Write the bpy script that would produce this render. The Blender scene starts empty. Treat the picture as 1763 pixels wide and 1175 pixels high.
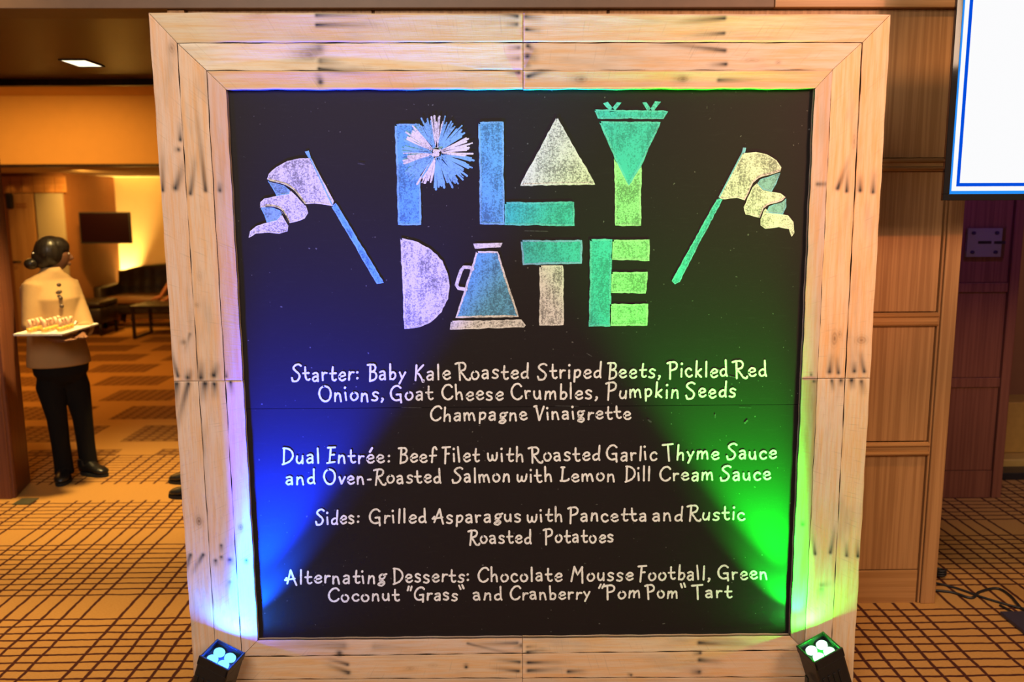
import bpy, bmesh, math, random
import numpy as np
from mathutils import Vector, Matrix, noise as mnoise
random.seed(7); rng = np.random.default_rng(7)
PI = math.pi
SC = bpy.context.scene
COL = SC.collection
R = math.radians

# ------------------------------------------------------------------ camera
FPX, PITCH, YAW, ROLL = 1477.8, .155, .0148, .005
CAM = Vector((-.0766, -2.755, 1.689))
cam_d = bpy.data.cameras.new('camera'); cam = bpy.data.objects.new('camera', cam_d); COL.objects.link(cam)
cam_d.sensor_fit = 'HORIZONTAL'; cam_d.sensor_width = 36; cam_d.lens = FPX / 1763 * 36
cam_d.clip_start = .05; cam_d.clip_end = 100
fw = Vector((math.sin(YAW) * math.cos(PITCH), math.cos(YAW) * math.cos(PITCH), -math.sin(PITCH)))
rt = Vector((math.cos(YAW), -math.sin(YAW), 0)); upv = rt.cross(fw)
cr, sr = math.cos(ROLL), math.sin(ROLL)
r2 = rt * cr - upv * (-sr) * -1; u2 = upv * cr + rt * sr
r2 = u2.cross(-fw) * 1.0
Mc = Matrix((r2, u2, -fw)).transposed().to_4x4(); Mc.translation = CAM
cam.matrix_world = Mc
cam_d.dof.use_dof = True; cam_d.dof.focus_distance = 2.85; cam_d.dof.aperture_fstop = 2.4
SC.camera = cam

def ray(x, y):
    a, b = x - 881.5, y - 587.5
    u = a * cr + b * sr; v = -a * sr + b * cr
    yy = FPX * math.cos(PITCH) - v * math.sin(PITCH); zz = -FPX * math.sin(PITCH) - v * math.cos(PITCH)
    return Vector((u * math.cos(YAW) + yy * math.sin(YAW), -u * math.sin(YAW) + yy * math.cos(YAW), zz))
def at(x, y, Y):                       # point of the upright plane at depth Y measured from the photograph
    d = ray(x, y); return CAM + d * ((Y - CAM.y) / d.y)
def atz(x, y, z=0.):                   # point of the level plane at height z
    d = ray(x, y); return CAM + d * ((z - CAM.z) / d.z)

# ------------------------------------------------------------------ world, exposure
W = bpy.data.worlds.new('world'); SC.world = W; W.use_nodes = True
W.node_tree.nodes['Background'].inputs[0].default_value = (1.0, .74, .50, 1)
W.node_tree.nodes['Background'].inputs[1].default_value = .16
vs = SC.view_settings; vs.view_transform = 'Standard'; vs.look = 'None'; vs.exposure = 0; vs.gamma = 1; vs.use_curve_mapping = False
SC.cycles.use_denoising = True; SC.cycles.max_bounces = 6; SC.cycles.transparent_max_bounces = 32; SC.cycles.sample_clamp_indirect = 4

def lamp(name, kind, loc, to, power, color, size=.1, spot=60, blend=.6, sy=None):
    d = bpy.data.lights.new(name, kind); d.energy = power; d.color = color
    if kind == 'AREA':
        d.size = size
        if sy: d.shape = 'RECTANGLE'; d.size_y = sy
    else: d.shadow_soft_size = size
    if kind == 'SPOT': d.spot_size = R(spot); d.spot_blend = blend
    o = bpy.data.objects.new(name, d); COL.objects.link(o); o.location = loc
    o.rotation_euler = (Vector(to) - Vector(loc)).to_track_quat('-Z', 'Y').to_euler()
    return o
# large lights of the hall in front of the sign
lamp('hall_light', 'AREA', (-1.2, -3.4, 3.4), (0, 0, 1.2), 104, (1, .88, .76), 1.6)
lamp('hall_light_warm', 'AREA', (2.6, -3.0, 3.2), (.2, 0, 1.2), 82, (1, .68, .46), 1.2)
lamp('hall_spot_orange', 'SPOT', (3.0, -3.6, 3.3), (1.25, .1, 1.95), 520, (1, .34, .15), .08, 26, 1)
lamp('hall_downlight_left', 'SPOT', (-2.3, .6, 3.3), (-2.15, 1.3, 0), 400, (1, .64, .22), .1, 75, .9)
lamp('hall_downlight_right', 'SPOT', (1.9, -.3, 3.3), (2.0, 1.0, 0), 120, (1, .55, .25), .1, 70, .9)
lamp('vestibule_downlight', 'SPOT', (-2.35, 2.15, 2.42), (-2.3, 2.2, 0), 400, (1, .66, .22), .08, 85, .9)
lamp('corridor_spot', 'SPOT', (3.6, 1.4, 2.6), (3.4, 1.8, 0), 60, (1, .6, .25), .05, 60, .5)
lamp('stage_spot_purple', 'SPOT', (2.35, .78, 2.34), (2.62, 2.0, 1.55), 26, (.34, .10, 1), .04, 95, 1)
lamp('lounge_ceiling_light', 'AREA', (-4.8, 5.4, 2.78), (-4.9, 5.8, 0), 75, (1, .44, .07), 1.8)
lamp('lounge_wash', 'AREA', (-4.6, 4.4, 2.7), (-5.8, 7.0, 2.5), 12, (1, .36, .02), .8)
lamp('lounge_back_light', 'SPOT', (-5.2, 8.0, 2.15), (-5.6, 10.4, .9), 330, (1, .48, .08), .1, 100, .9)
lamp('doorway_light', 'SPOT', (-4.3, 1.0, 3.0), (-2.85, 2.5, 1.15), 14, (1, .62, .25), .1, 34, .9)

# ------------------------------------------------------------------ materials
class NT:
    def __init__(s, name):
        s.m = bpy.data.materials.new(name); s.m.use_nodes = True; s.t = s.m.node_tree; s.n = s.t.nodes; s.l = s.t.links
        s.b = s.n['Principled BSDF']
    def N(s, t, **k):
        n = s.n.new(t)
        for a, v in k.items():
            if a.startswith('i_'):
                key = a[2:]; key = int(key) if key.isdigit() else key.replace('_', ' ')
                if hasattr(v, 'node') : s.l.new(v, n.inputs[key])
                else: n.inputs[key].default_value = v
            else: setattr(n, a, v)
        return n
    def L(s, a, b): s.l.new(a, b)
    def val(s, v, sock):
        if hasattr(v, 'node'): s.l.new(v, sock)
        else: sock.default_value = v
    def math(s, op, a, b=0., c=0., clamp=False):
        n = s.n.new('ShaderNodeMath'); n.operation = op; n.use_clamp = clamp
        s.val(a, n.inputs[0]); s.val(b, n.inputs[1]); s.val(c, n.inputs[2]); return n.outputs[0]
    def mix(s, f, a, b, mode='MIX'):
        n = s.n.new('ShaderNodeMix'); n.data_type = 'RGBA'; n.blend_type = mode
        s.val(f, n.inputs[0])
        for v, k in ((a, 6), (b, 7)):
            if hasattr(v, 'node'): s.l.new(v, n.inputs[k])
            else: n.inputs[k].default_value = (*v[:3], 1)
        return n.outputs[2]
    def ramp(s, f, lo, hi):
        n = s.n.new('ShaderNodeMapRange'); n.interpolation_type = 'SMOOTHSTEP'
        s.val(f, n.inputs[0]); n.inputs[1].default_value = lo; n.inputs[2].default_value = hi; return n.outputs[0]
    def coord(s, kind='Object', scale=(1, 1, 1)):
        c = s.n.new('ShaderNodeTexCoord'); m = s.n.new('ShaderNodeMapping'); m.inputs['Scale'].default_value = scale
        s.l.new(c.outputs[kind], m.inputs[0]); return m.outputs[0]
    def noise(s, vec, scale, detail=3, rough=.55):
        n = s.n.new('ShaderNodeTexNoise'); s.l.new(vec, n.inputs['Vector']); n.inputs['Scale'].default_value = scale
        n.inputs['Detail'].default_value = detail; n.inputs['Roughness'].default_value = rough; return n.outputs[0]
    def bump(s, h, strength=.2, dist=.002):
        n = s.n.new('ShaderNodeBump'); s.l.new(h, n.inputs['Height']); n.inputs['Strength'].default_value = strength
        n.inputs['Distance'].default_value = dist; s.l.new(n.outputs[0], s.b.inputs['Normal'])
    def set(s, color=None, rough=None, metal=None, spec=None):
        if color is not None: s.val(color if hasattr(color, 'node') else (*color[:3], 1), s.b.inputs['Base Color'])
        if rough is not None: s.val(rough, s.b.inputs['Roughness'])
        if metal is not None: s.b.inputs['Metallic'].default_value = metal
        if spec is not None: s.b.inputs['Specular IOR Level'].default_value = spec
        return s

def plain(name, color, rough=.6, var=.15, scale=30, metal=0, spec=.5, bump=0):
    t = NT(name); v = t.coord(); n = t.noise(v, scale, 4)
    t.set(t.mix(n, tuple(c * (1 - var) for c in color), tuple(min(1, c * (1 + var)) for c in color)), rough, metal, spec)
    if bump: t.bump(n, bump)
    return t.m
def emit(name, color, strength):
    t = NT(name); t.set((0, 0, 0), .4, spec=0); t.b.inputs['Emission Color'].default_value = (*color, 1); t.b.inputs['Emission Strength'].default_value = strength
    return t.m

def m_pallet():
    t = NT('pallet_wood'); uv = t.coord('UV', (1.6, 26, 1)); uv2 = t.coord('UV', (9, 160, 1)); uv3 = t.coord('UV', (120, 9, 1))
    oi = t.N('ShaderNodeObjectInfo')
    g = t.noise(uv, 3.0, 5, .6); g2 = t.noise(uv2, 1.5, 4, .6); saw = t.noise(uv3, 1.2, 2, .5)
    blot = t.noise(t.coord('UV', (3, 12, 1)), 1.2, 3)
    base = t.mix(t.ramp(g, .35, .7), oi.outputs['Color'], (1, .80, .56), 'MULTIPLY')
    base = t.mix(t.math('MULTIPLY', t.ramp(g2, .5, .8), .35), base, (.45, .30, .18))
    base = t.mix(t.math('MULTIPLY', t.ramp(blot, .5, .75), .5), base, (.44, .35, .28))
    base = t.mix(t.math('MULTIPLY', t.ramp(saw, .60, .78), .30), base, (.36, .27, .2))
    kn = t.N('ShaderNodeAttribute', attribute_name='knot'); st = t.N('ShaderNodeAttribute', attribute_name='stain')
    base = t.mix(kn.outputs['Fac'], base, (.20, .10, .05))
    rg = t.math('MULTIPLY', st.outputs['Fac'], t.math('ADD', t.math('MULTIPLY', g2, .9), .55), clamp=True)
    base = t.mix(rg, base, (.022, .024, .030))
    t.set(base, .72, spec=.3); t.bump(t.math('ADD', g2, t.math('MULTIPLY', saw, .6)), .35, .0015)
    return t.m
def m_veneer(name, ca, cb, sx=70, rough=.4, axis='v'):
    t = NT(name); sc = (sx, sx, 1.2) if axis == 'v' else (1.2, sx, sx)
    v = t.coord('Object', sc); a = t.noise(v, 1.0, 3, .6); b = t.noise(t.coord('Object', tuple(s * 3 if s > 2 else s for s in sc)), 1.3, 3)
    f = t.math('ADD', t.math('MULTIPLY', t.ramp(a, .36, .64), .7), t.math('MULTIPLY', b, .3))
    t.set(t.mix(f, ca, cb), rough, spec=.3); t.bump(b, .08, .001); return t.m
def m_chalkboard():
    t = NT('chalkboard_black'); v = t.coord(); n = t.noise(v, 2.2, 4); d = t.noise(v, 240, 2); s = t.noise(v, 90, 1)
    h = t.noise(t.coord('Object', (14, 14, 90)), 1.2, 4)
    c = t.mix(n, (.0115, .0078, .0085), (.015, .0105, .0115))
    c = t.mix(t.math('MULTIPLY', t.ramp(d, .55, .85), .4), c, (.027, .022, .022))
    c = t.mix(t.math('MULTIPLY', t.ramp(h, .56, .8), .35), c, (.022, .019, .019))
    c = t.mix(t.math('MULTIPLY', t.ramp(s, .76, .80), .35), c, (.3, .3, .28))
    t.set(c, .6, spec=.22); t.bump(d, .12, .0006); return t.m
def m_chalk(name, color, lo=.40, hi=.60, dark=.75, grain=230, ax=(1, 1, 1)):
    t = NT(name); v = t.coord('Object', ax); n = t.noise(v, grain, 3, .7); b = t.noise(t.coord(), 14, 2)
    st = t.noise(t.coord('Object', (55, 1, 9)), 1.3, 3)
    f = t.ramp(t.math('ADD', t.math('ADD', n, t.math('MULTIPLY', t.math('SUBTRACT', b, .5), .45)), t.math('MULTIPLY', t.math('SUBTRACT', st, .5), .35)), lo, hi)
    f = t.math('ADD', t.math('MULTIPLY', f, dark), 1 - dark, clamp=True)
    t.set(t.mix(f, (.03, .025, .028), color), .95, spec=.05); return t.m
def m_carpet():
    t = NT('carpet_plaid'); geo = t.N('ShaderNodeNewGeometry'); sep = t.N('ShaderNodeSeparateXYZ', i_0=geo.outputs['Position'])
    wob = t.noise(geo.outputs['Position'], 3.5, 2); wob2 = t.noise(geo.outputs['Position'], 26, 2)
    w = t.math('MULTIPLY', t.math('SUBTRACT', wob, .5), .022); w = t.math('ADD', w, t.math('MULTIPLY', t.math('SUBTRACT', wob2, .5), .008))
    X = t.math('ADD', sep.outputs[0], w); Y = t.math('ADD', sep.outputs[1], w)
    def lines(c, off, step, period, n, half):
        p = t.math('MODULO', t.math('ADD', t.math('SUBTRACT', c, off), period * 40), period)     # 0..period
        k = t.math('ABSOLUTE', t.math('SUBTRACT', t.math('FRACT', t.math('ADD', t.math('DIVIDE', p, step), .5)), .5))
        d = t.math('MULTIPLY', k, step)
        l = t.math('SUBTRACT', 1., t.ramp(d, half * .55, half * 1.25))
        ing = t.math('LESS_THAN', p, step * (n - .5) )
        big = t.math('GREATER_THAN', p, period - step * .5)
        return t.math('MULTIPLY', l, t.math('MAXIMUM', ing, big))
    ly = lines(Y, .050, .0575, .805, 11, .0068); lx = lines(X, -2.555, .080, .88, 10, .0078)
    plaid = t.math('MAXIMUM', ly, lx)
    # blocks in the lounge carpet
    row = t.math('FLOOR', t.math('DIVIDE', sep.outputs[1], .68))
    fy = t.math('FRACT', t.math('DIVIDE', sep.outputs[1], .68)); fx = t.math('FRACT', t.math('DIVIDE', t.math('ADD', X, t.math('MULTIPLY', row, .39)), .92))
    blk = t.math('MULTIPLY', t.math('LESS_THAN', fy, .70), t.math('LESS_THAN', fx, .70))
    gy = t.math('ABSOLUTE', t.math('SUBTRACT', t.math('FRACT', t.math('DIVIDE', Y, .068)), .5)); gx = t.math('ABSOLUTE', t.math('SUBTRACT', t.math('FRACT', t.math('DIVIDE', X, .085)), .5))
    hat = t.math('MAXIMUM', t.math('GREATER_THAN', gy, .28), t.math('GREATER_THAN', gx, .33))
    blk = t.math('MULTIPLY', blk, t.math('ADD', t.math('MULTIPLY', hat, .38), .36))
    far = t.math('GREATER_THAN', sep.outputs[1], 3.05); strip = t.math('MULTIPLY', t.math('GREATER_THAN', sep.outputs[1], 2.11), t.math('LESS_THAN', sep.outputs[1], 2.41))
    left = t.math('LESS_THAN', sep.outputs[0], 1.2); strip = t.math('MULTIPLY', strip, left); far = t.math('MULTIPLY', far, left)
    f = t.math('MULTIPLY', plaid, t.math('SUBTRACT', 1., far)); f = t.math('MULTIPLY', f, t.math('SUBTRACT', 1., strip))
    f = t.math('MAXIMUM', f, t.math('MULTIPLY', blk, far))
    fib = t.noise(t.coord('Object', (60, 240, 60)), 1.2, 4, .7); big = t.noise(t.coord(), 2.2, 3)
    gold = t.mix(fib, (.38, .175, .040), (.66, .37, .115)); gold = t.mix(t.math('MULTIPLY', big, .3), gold, (.34, .17, .06))
    c = t.mix(f, gold, t.mix(fib, (.04, .010, .008), (.095, .028, .018)))
    t.set(c, .95, spec=.1); t.bump(t.noise(t.coord(), 420, 3), .5, .003); return t.m
M = {}
M['pallet'] = m_pallet()
M['board'] = m_chalkboard()
M['backing'] = plain('dark_backing', (.02, .017, .016), .8)
M['ch_white'] = m_chalk('chalk_white', (.80, .78, .74), .36, .60, .72)
M['ch_white_line'] = m_chalk('chalk_white_line', (.84, .82, .78), .30, .58, .5)
M['ch_blue'] = m_chalk('chalk_blue', (.16, .48, .80), .36, .60, .62)
M['ch_blue_line'] = m_chalk('chalk_blue_line', (.24, .55, .84), .3, .58, .5)
M['ch_green'] = m_chalk('chalk_green', (.36, .85, .40), .36, .60, .62)
M['ch_green_line'] = m_chalk('chalk_green_line', (.44, .88, .46), .3, .58, .5)
M['ch_teal'] = m_chalk('chalk_teal', (.08, .62, .62), .36, .60, .5)
M['ch_teal_line'] = m_chalk('chalk_teal_line', (.14, .68, .68), .3, .58, .5)
M['ch_text'] = m_chalk('chalk_text', (.93, .93, .93), .26, .50, .42, 300)
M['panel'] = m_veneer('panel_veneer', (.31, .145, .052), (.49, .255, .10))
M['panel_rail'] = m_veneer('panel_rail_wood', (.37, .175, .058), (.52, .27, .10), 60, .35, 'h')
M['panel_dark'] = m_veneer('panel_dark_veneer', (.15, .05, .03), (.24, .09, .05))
M['carpet'] = m_carpet()
M['vest_ceiling'] = plain('brown_ceiling', (.075, .032, .014), .32, .25, 3)
M['white_ceiling'] = plain('plaster_grey', (.55, .5, .46), .8, .05)
M['paint_orange'] = plain('ochre_paint', (.62, .40, .17), .8, .06, 8)
M['paint_tan'] = plain('tan_paint', (.62, .46, .28), .75, .06, 8)
M['paint_brown'] = plain('brown_paint', (.30, .13, .05), .75, .1, 6)
M['paint_red'] = plain('rust_paint', (.60, .22, .06), .75, .1, 6)
M['paint_white'] = plain('off_white_paint', (.66, .58, .47), .6, .04)
M['door_tan'] = m_veneer('tan_door_wood', (.36, .20, .09), (.48, .29, .14), 18, .45)
M['black_plastic'] = plain('black_plastic', (.014, .014, .016), .35, .2, 60)
M['black_gloss'] = plain('glossy_black_glass', (.008, .008, .01), .06, .1, 5)
M['black_metal'] = plain('black_metal', (.02, .02, .022), .42, .2, 80, .4)
M['leather'] = plain('dark_leather', (.022, .014, .011), .38, .3, 120, bump=.15)
M['leather_seat'] = plain('highlit_leather', (.16, .075, .03), .45, .2, 90, bump=.1)  # bright highlight on the seat cushions put into the leather colour
M['dark_wood'] = m_veneer('espresso_wood', (.012, .006, .004), (.03, .014, .009), 30, .35)
M['jacket'] = plain('beige_cloth', (.36, .225, .10), .9, .08, 160, bump=.15)
M['button'] = plain('brown_button', (.07, .04, .025), .4)
M['trousers'] = plain('black_cloth', (.006, .0055, .006), .9, .3, 90, spec=.2)
M['hair'] = m_veneer('black_hair', (.008, .006, .005), (.022, .016, .012), 90, .32)
M['skin'] = plain('brown_skin', (.15, .065, .035), .55, .08, 40)
M['shoe'] = plain('black_shoe_leather', (.012, .011, .011), .30, .2, 60)
M['sole'] = plain('rubber_sole', (.01, .01, .01), .8)
M['china'] = plain('white_china', (.82, .78, .70), .2, .02)
M['yellow'] = plain('yellow_cream', (.80, .46, .04), .4, .1)
M['paper'] = plain('white_paper', (.8, .76, .7), .8, .04, 60)
M['shrimp'] = plain('pink_topping', (.72, .42, .28), .5, .2, 150)
M['cable'] = plain('black_rubber_cable', (.012, .011, .012), .5)
M['stand'] = plain('stand_plate_grey', (.05, .045, .075), .45, .15, 40, .3)
M['eye'] = plain('eye_white', (.6, .55, .5), .3, .02)
M['lamp_panel'] = emit('downlight_diffuser', (1, .80, .50), 2.4)
M['spot_glow'] = emit('small_bulb', (1, .6, .2), 6)
M['screen_white'] = emit('screen_white', (.97, .97, .98), 1.0)
M['screen_azure'] = emit('screen_azure', (.02, .28, .95), 1.0)
M['screen_blue'] = emit('screen_blue', (.0, .075, .72), 1.0)
M['plaque'] = plain('plaque_card', (.62, .55, .62), .25, .04)
t = NT('clear_acrylic'); t.set((.9, .9, .95), .05); t.b.inputs['Transmission Weight'].default_value = 1; t.b.inputs['IOR'].default_value = 1.3; M['acrylic'] = t.m
t = NT('clear_glass'); tr = t.N('ShaderNodeBsdfTransparent'); gl = t.N('ShaderNodeBsdfGlossy', i_Roughness=.05); mx = t.N('ShaderNodeMixShader'); fr_ = t.N('ShaderNodeFresnel', i_IOR=1.35)
mx.inputs[0].default_value = .10; t.L(tr.outputs[0], mx.inputs[1]); t.L(gl.outputs[0], mx.inputs[2]); t.L(mx.outputs[0], t.n['Material Output'].inputs[0]); M['glass'] = t.m
M['ink'] = plain('dark_ink', (.03, .015, .05), .6)

# ------------------------------------------------------------------ object helpers
def link(name, me, parent=None, mat=None, smooth=False):
    o = bpy.data.objects.new(name, me); COL.objects.link(o)
    if parent: o.parent = parent
    if mat is not None:
        for m in (mat if isinstance(mat, (list, tuple)) else [mat]): me.materials.append(m)
    if smooth:
        for p in me.polygons: p.use_smooth = True
    return o
def tag(o, label=None, cat=None, group=None, kind=None):
    if label: o['label'] = label
    if cat: o['category'] = cat
    if group: o['group'] = group
    if kind: o['kind'] = kind
    return o
def empty(name, loc=(0, 0, 0), label=None, cat=None, group=None, rz=0):
    o = bpy.data.objects.new(name, None); COL.objects.link(o); o.location = loc; o.rotation_euler = (0, 0, rz); o.empty_display_size = .1
    return tag(o, label, cat, group)
class MB:
    def __init__(s): s.v = []; s.f = []; s.mi = []; s.cur = 0
    def add(s, vs, fs):
        b = len(s.v); s.v += [tuple(v) for v in vs]; s.f += [tuple(i + b for i in f) for f in fs]; s.mi += [s.cur] * len(fs); return s
    def box(s, x0, x1, y0, y1, z0, z1, c=0., M=None):
        bm = bmesh.new(); bmesh.ops.create_cube(bm, size=1)
        for v in bm.verts: v.co = Vector(((x0 + x1) / 2 + v.co.x * (x1 - x0), (y0 + y1) / 2 + v.co.y * (y1 - y0), (z0 + z1) / 2 + v.co.z * (z1 - z0)))
        if c: bmesh.ops.bevel(bm, geom=list(bm.edges), offset=c, segments=2, affect='EDGES', profile=.5)
        bm.verts.index_update()
        s.add([(M @ v.co if M else v.co) for v in bm.verts], [[v.index for v in f.verts] for f in bm.faces]); bm.free(); return s
    def loft(s, rings, n=18, caps=True):          # rings: (centre, axisA, axisB)
        vs = []; fs = []
        for c, a, b in rings:
            c, a, b = Vector(c), Vector(a), Vector(b)
            for k in range(n):
                t = 2 * PI * k / n; vs.append(c + a * math.cos(t) + b * math.sin(t))
        for i in range(len(rings) - 1):
            for k in range(n):
                k2 = (k + 1) % n; fs.append((i * n + k, i * n + k2, (i + 1) * n + k2, (i + 1) * n + k))
        if caps: fs.append(tuple(range(n))[::-1]); fs.append(tuple((len(rings) - 1) * n + k for k in range(n)))
        return s.add(vs, fs)
    def tube(s, pts, r, n=10, caps=True):
        pts = [Vector(p) for p in pts]; rings = []; pa = None
        for i, p in enumerate(pts):
            d = (pts[min(i + 1, len(pts) - 1)] - pts[max(i - 1, 0)]).normalized()
            if pa is None: a = d.cross(Vector((0, 0, 1)) if abs(d.z) < .9 else Vector((0, 1, 0))).normalized()
            else: a = (pa - d * pa.dot(d)).normalized()
            pa = a; rr = r[i] if isinstance(r, (list, tuple)) else r
            rings.append((p, a * rr, d.cross(a) * rr))
        return s.loft(rings, n, caps)
    def lathe(s, prof, c=(0, 0, 0), n=20):
        return s.loft([(Vector(c) + Vector((0, 0, z)), (r, 0, 0), (0, r, 0)) for r, z in prof], n)
    def ball(s, c, rx, ry, rz, n=14, m=9):
        return s.loft([(Vector(c) + Vector((0, 0, -rz * math.cos(PI * i / m))), (max(1e-4, rx * math.sin(PI * i / m)), 0, 0), (0, max(1e-4, ry * math.sin(PI * i / m)), 0)) for i in range(m + 1)], n)
    def mesh(s, name):
        me = bpy.data.meshes.new(name); me.from_pydata(s.v, [], s.f); me.polygons.foreach_set('material_index', s.mi); me.update(); return me
    def build(s, name, mat, parent=None, smooth=False, xf=None):
        me = s.mesh(name)
        if xf: me.transform(xf)
        return link(name, me, parent, mat, smooth)
def bx(name, x0, x1, y0, y1, z0, z1, mat, parent=None, c=0., kind=None):
    o = MB().box(x0, x1, y0, y1, z0, z1, c).build(name, mat, parent)
    if kind: o['kind'] = kind
    return o

# ------------------------------------------------------------------ floor, ceilings, walls
def floor_mesh():
    b = MB(); b.box(-9.5, 6, -4.2, 11.2, -.04, 0); return b
tag(floor_mesh().build('floor', M['carpet']), kind='structure')
PY = .677
wb = tag(bpy.data.objects.new('wall_back', None), kind='structure'); COL.objects.link(wb)
PX0, PX1 = -1.33, 1.781
bx('wall_core', PX0, PX1 - .002, PY + .028, PY + .16, 0, 2.45, M['panel'], wb)
STW = .062
bounds = [(.150, .655), (.715, 1.200), (1.258, 1.820), (1.872, 2.436)]
cuts = [PX0 + .07, -.55, .35, PX1 - STW - .012]
for i in range(3):
    x0, x1 = cuts[i] + .006, cuts[i + 1] - .006
    for j, (z0, z1) in enumerate(bounds):
        bx('panel', x0, x1, PY + .012, PY + .03, z0 + .002, z1, M['panel'], wb, .001)
    bx('base_panel', x0, x1, PY + .010, PY + .03, .0, .147, M['panel_rail'], wb, .001)
    for (z0, z1) in ((.655, .715), (1.200, 1.258), (1.820, 1.872)):
        zm = (z0 + z1) / 2; rl = MB()
        rl.box(x0 - .004, x1 + .004, PY - .002, PY + .012, z0 + .001, z1 - .001, .003)
        rl.tube([(x0 - .004, PY - .002, z1 - .012), (x1 + .004, PY - .002, z1 - .012)], .008, 8); rl.tube([(x0 - .004, PY - .002, z0 + .012), (x1 + .004, PY - .002, z0 + .012)], .008, 8)
        rl.build('rail', M['panel_rail'], wb, True)
bx('stile', PX1 - STW, PX1, PY, PY + .03, 0, 2.436, M['panel'], wb, .003)
bx('stile', PX0, PX0 + .065, PY, PY + .03, 0, 2.436, M['panel'], wb, .003)
bx('stile', PX1 - STW - .012, PX1 - STW - .003, PY + .006, PY + .03, 0, 2.436, M['panel'], wb, .002)
bx('side_panel', PX1 - .002, PX1 + .004, PY + .03, PY + .16, 0, 2.436, M['panel'], wb, .001)
bx('trim_1', -3.6, .98, PY - .02, PY + .16, 2.436, 2.474, plain('olive_brown_trim', (.17, .095, .055), .5, .2, 12), None, .003, 'structure')
bx('trim_2', .983, 2.6, PY - .02, PY + .16, 2.436, 2.474, M['panel_rail'], None, .003, 'structure')
bx('wall_header', -3.6, 6, PY, PY + .14, 2.474, 3.3, M['white_ceiling'], None, 0, 'structure')
# low ceiling behind the opening
bx('ceiling', -3.6, 6.0, PY + .16, 2.47, 2.44, 2.52, M['vest_ceiling'], None, 0, 'structure')
bx('trim_3', -3.6, 1.3, 2.47, 2.53, 2.405, 2.52, M['dark_wood'], None, 0, 'structure')
# left wall end with its two faces
wl = tag(bpy.data.objects.new('wall_left', None), kind='structure'); COL.objects.link(wl)
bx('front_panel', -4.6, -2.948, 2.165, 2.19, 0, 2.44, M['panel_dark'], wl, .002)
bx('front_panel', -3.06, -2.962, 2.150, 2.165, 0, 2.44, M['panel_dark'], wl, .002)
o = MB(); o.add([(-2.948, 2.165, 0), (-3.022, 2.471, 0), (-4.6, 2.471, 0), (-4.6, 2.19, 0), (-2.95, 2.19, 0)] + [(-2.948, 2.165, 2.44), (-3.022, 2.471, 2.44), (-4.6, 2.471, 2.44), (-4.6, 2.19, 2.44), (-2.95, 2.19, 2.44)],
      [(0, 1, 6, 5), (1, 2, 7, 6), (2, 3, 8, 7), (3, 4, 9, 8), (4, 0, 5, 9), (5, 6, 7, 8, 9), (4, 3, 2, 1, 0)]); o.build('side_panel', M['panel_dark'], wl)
bx('wall_left_hall', -4.6, -4.5, -4.2, 2.16, 0, 3.3, M['panel_dark'], None, 0, 'structure')

# lounge
H0 = at(100, 275, 7.0).z; H1 = at(100, 160, 7.0).z
bx('wall_bulkhead', -9.5, 1.2, 7.0, 7.12, H0, H1 + .02, M['paint_orange'], None, 0, 'structure')
bx('trim_4', -9.5, 1.2, 6.99, 7.13, H0 - .03, H0, M['dark_wood'], None, 0, 'structure')
bx('ceiling_lounge', -9.5, 1.2, 2.53, 7.12, H1 + .02, H1 + .1, M['paint_orange'], None, 0, 'structure')
bx('ceiling_alcove', -9.5, 1.2, 7.13, 11.2, H0 - .02, H0 + .05, M['paint_tan'], None, 0, 'structure')
bx('wall_right_lounge', 1.2, 1.3, 2.47, 11.2, 0, 3.2, M['paint_orange'], None, 0, 'structure')
bx('wall_left_lounge', -9.6, -9.5, 2.47, 11.2, 0, 3.2, M['paint_orange'], None, 0, 'structure')
XC = at(118, 400, 8.9).x; XD = at(184, 400, 10.4).x
bx('wall_far_left', -9.5, XC, 8.9, 9.0, 0, H0, M['paint_brown'], None, 0, 'structure')
bx('wall_far_brown', XC - .05, XD - .28, 10.4, 10.6, 0, H0, M['paint_brown'], None, 0, 'structure')
bx('wall_far_rust', XD - .28, XD, 10.38, 10.6, 0, H0, M['paint_red'], None, 0, 'structure')
bx('wall_far_side', XC - .1, XC, 9.0, 10.4, 0, H0, M['paint_brown'], None, 0, 'structure')
bx('wall_far_yellow', XD, 1.2, 10.55, 10.7, 0, H0, M['paint_tan'], None, 0, 'structure')
bx('baseboard_far', XD, 1.2, 10.53, 10.55, 0, .1, M['paint_white'], None, 0, 'structure')
# timber head panel with added spots standing in for light reflections, and the two door leaves under it
def dxz(px, py, Y): p = at(px, py, Y); return p.x, p.z
d0 = dxz(20, 325, 8.88)
hd = tag(bpy.data.objects.new('wall_head_timber', None), kind='structure'); COL.objects.link(hd)
for i in range(6):
    xa = dxz(4 + i * 19, 325, 8.88)[0]; xb = dxz(4 + (i + 1) * 19, 325, 8.88)[0]
    bx('plank', xa + .004, xb - .004, 8.86, 8.90, d0[1] + .01, H0 - .06, M['panel_rail'], hd, .004)
for i, px in enumerate((16, 40, 89, 112)):
    x = dxz(px, 300, 8.8)[0]
    lamp('reflection_spot', 'SPOT', (x, 8.74, H0 - .08), (x, 8.90, H0 - .5), .9 + .7 * (px == 89), (1, .5, .1), .02, 60, .8)
def door(name, px0, px1, mat):
    x0 = dxz(px0, 400, 8.86)[0]; x1 = dxz(px1, 400, 8.86)[0]
    e = tag(bpy.data.objects.new(name, None), kind='structure'); COL.objects.link(e)
    bx('door_leaf', x0 + .01, x1 - .01, 8.84, 8.885, .01, d0[1], mat, e, .004)
    return e, x0, x1
e, xa, xb = door('door_1', 20, 67, M['door_tan'])
for z in (dxz(40, 343, 8.84)[1], dxz(40, 348, 8.84)[1]): bx('notice_strip', xa + .12, xb - .1, 8.832, 8.842, z - .012, z + .012, M['paint_brown'], e)
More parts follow.
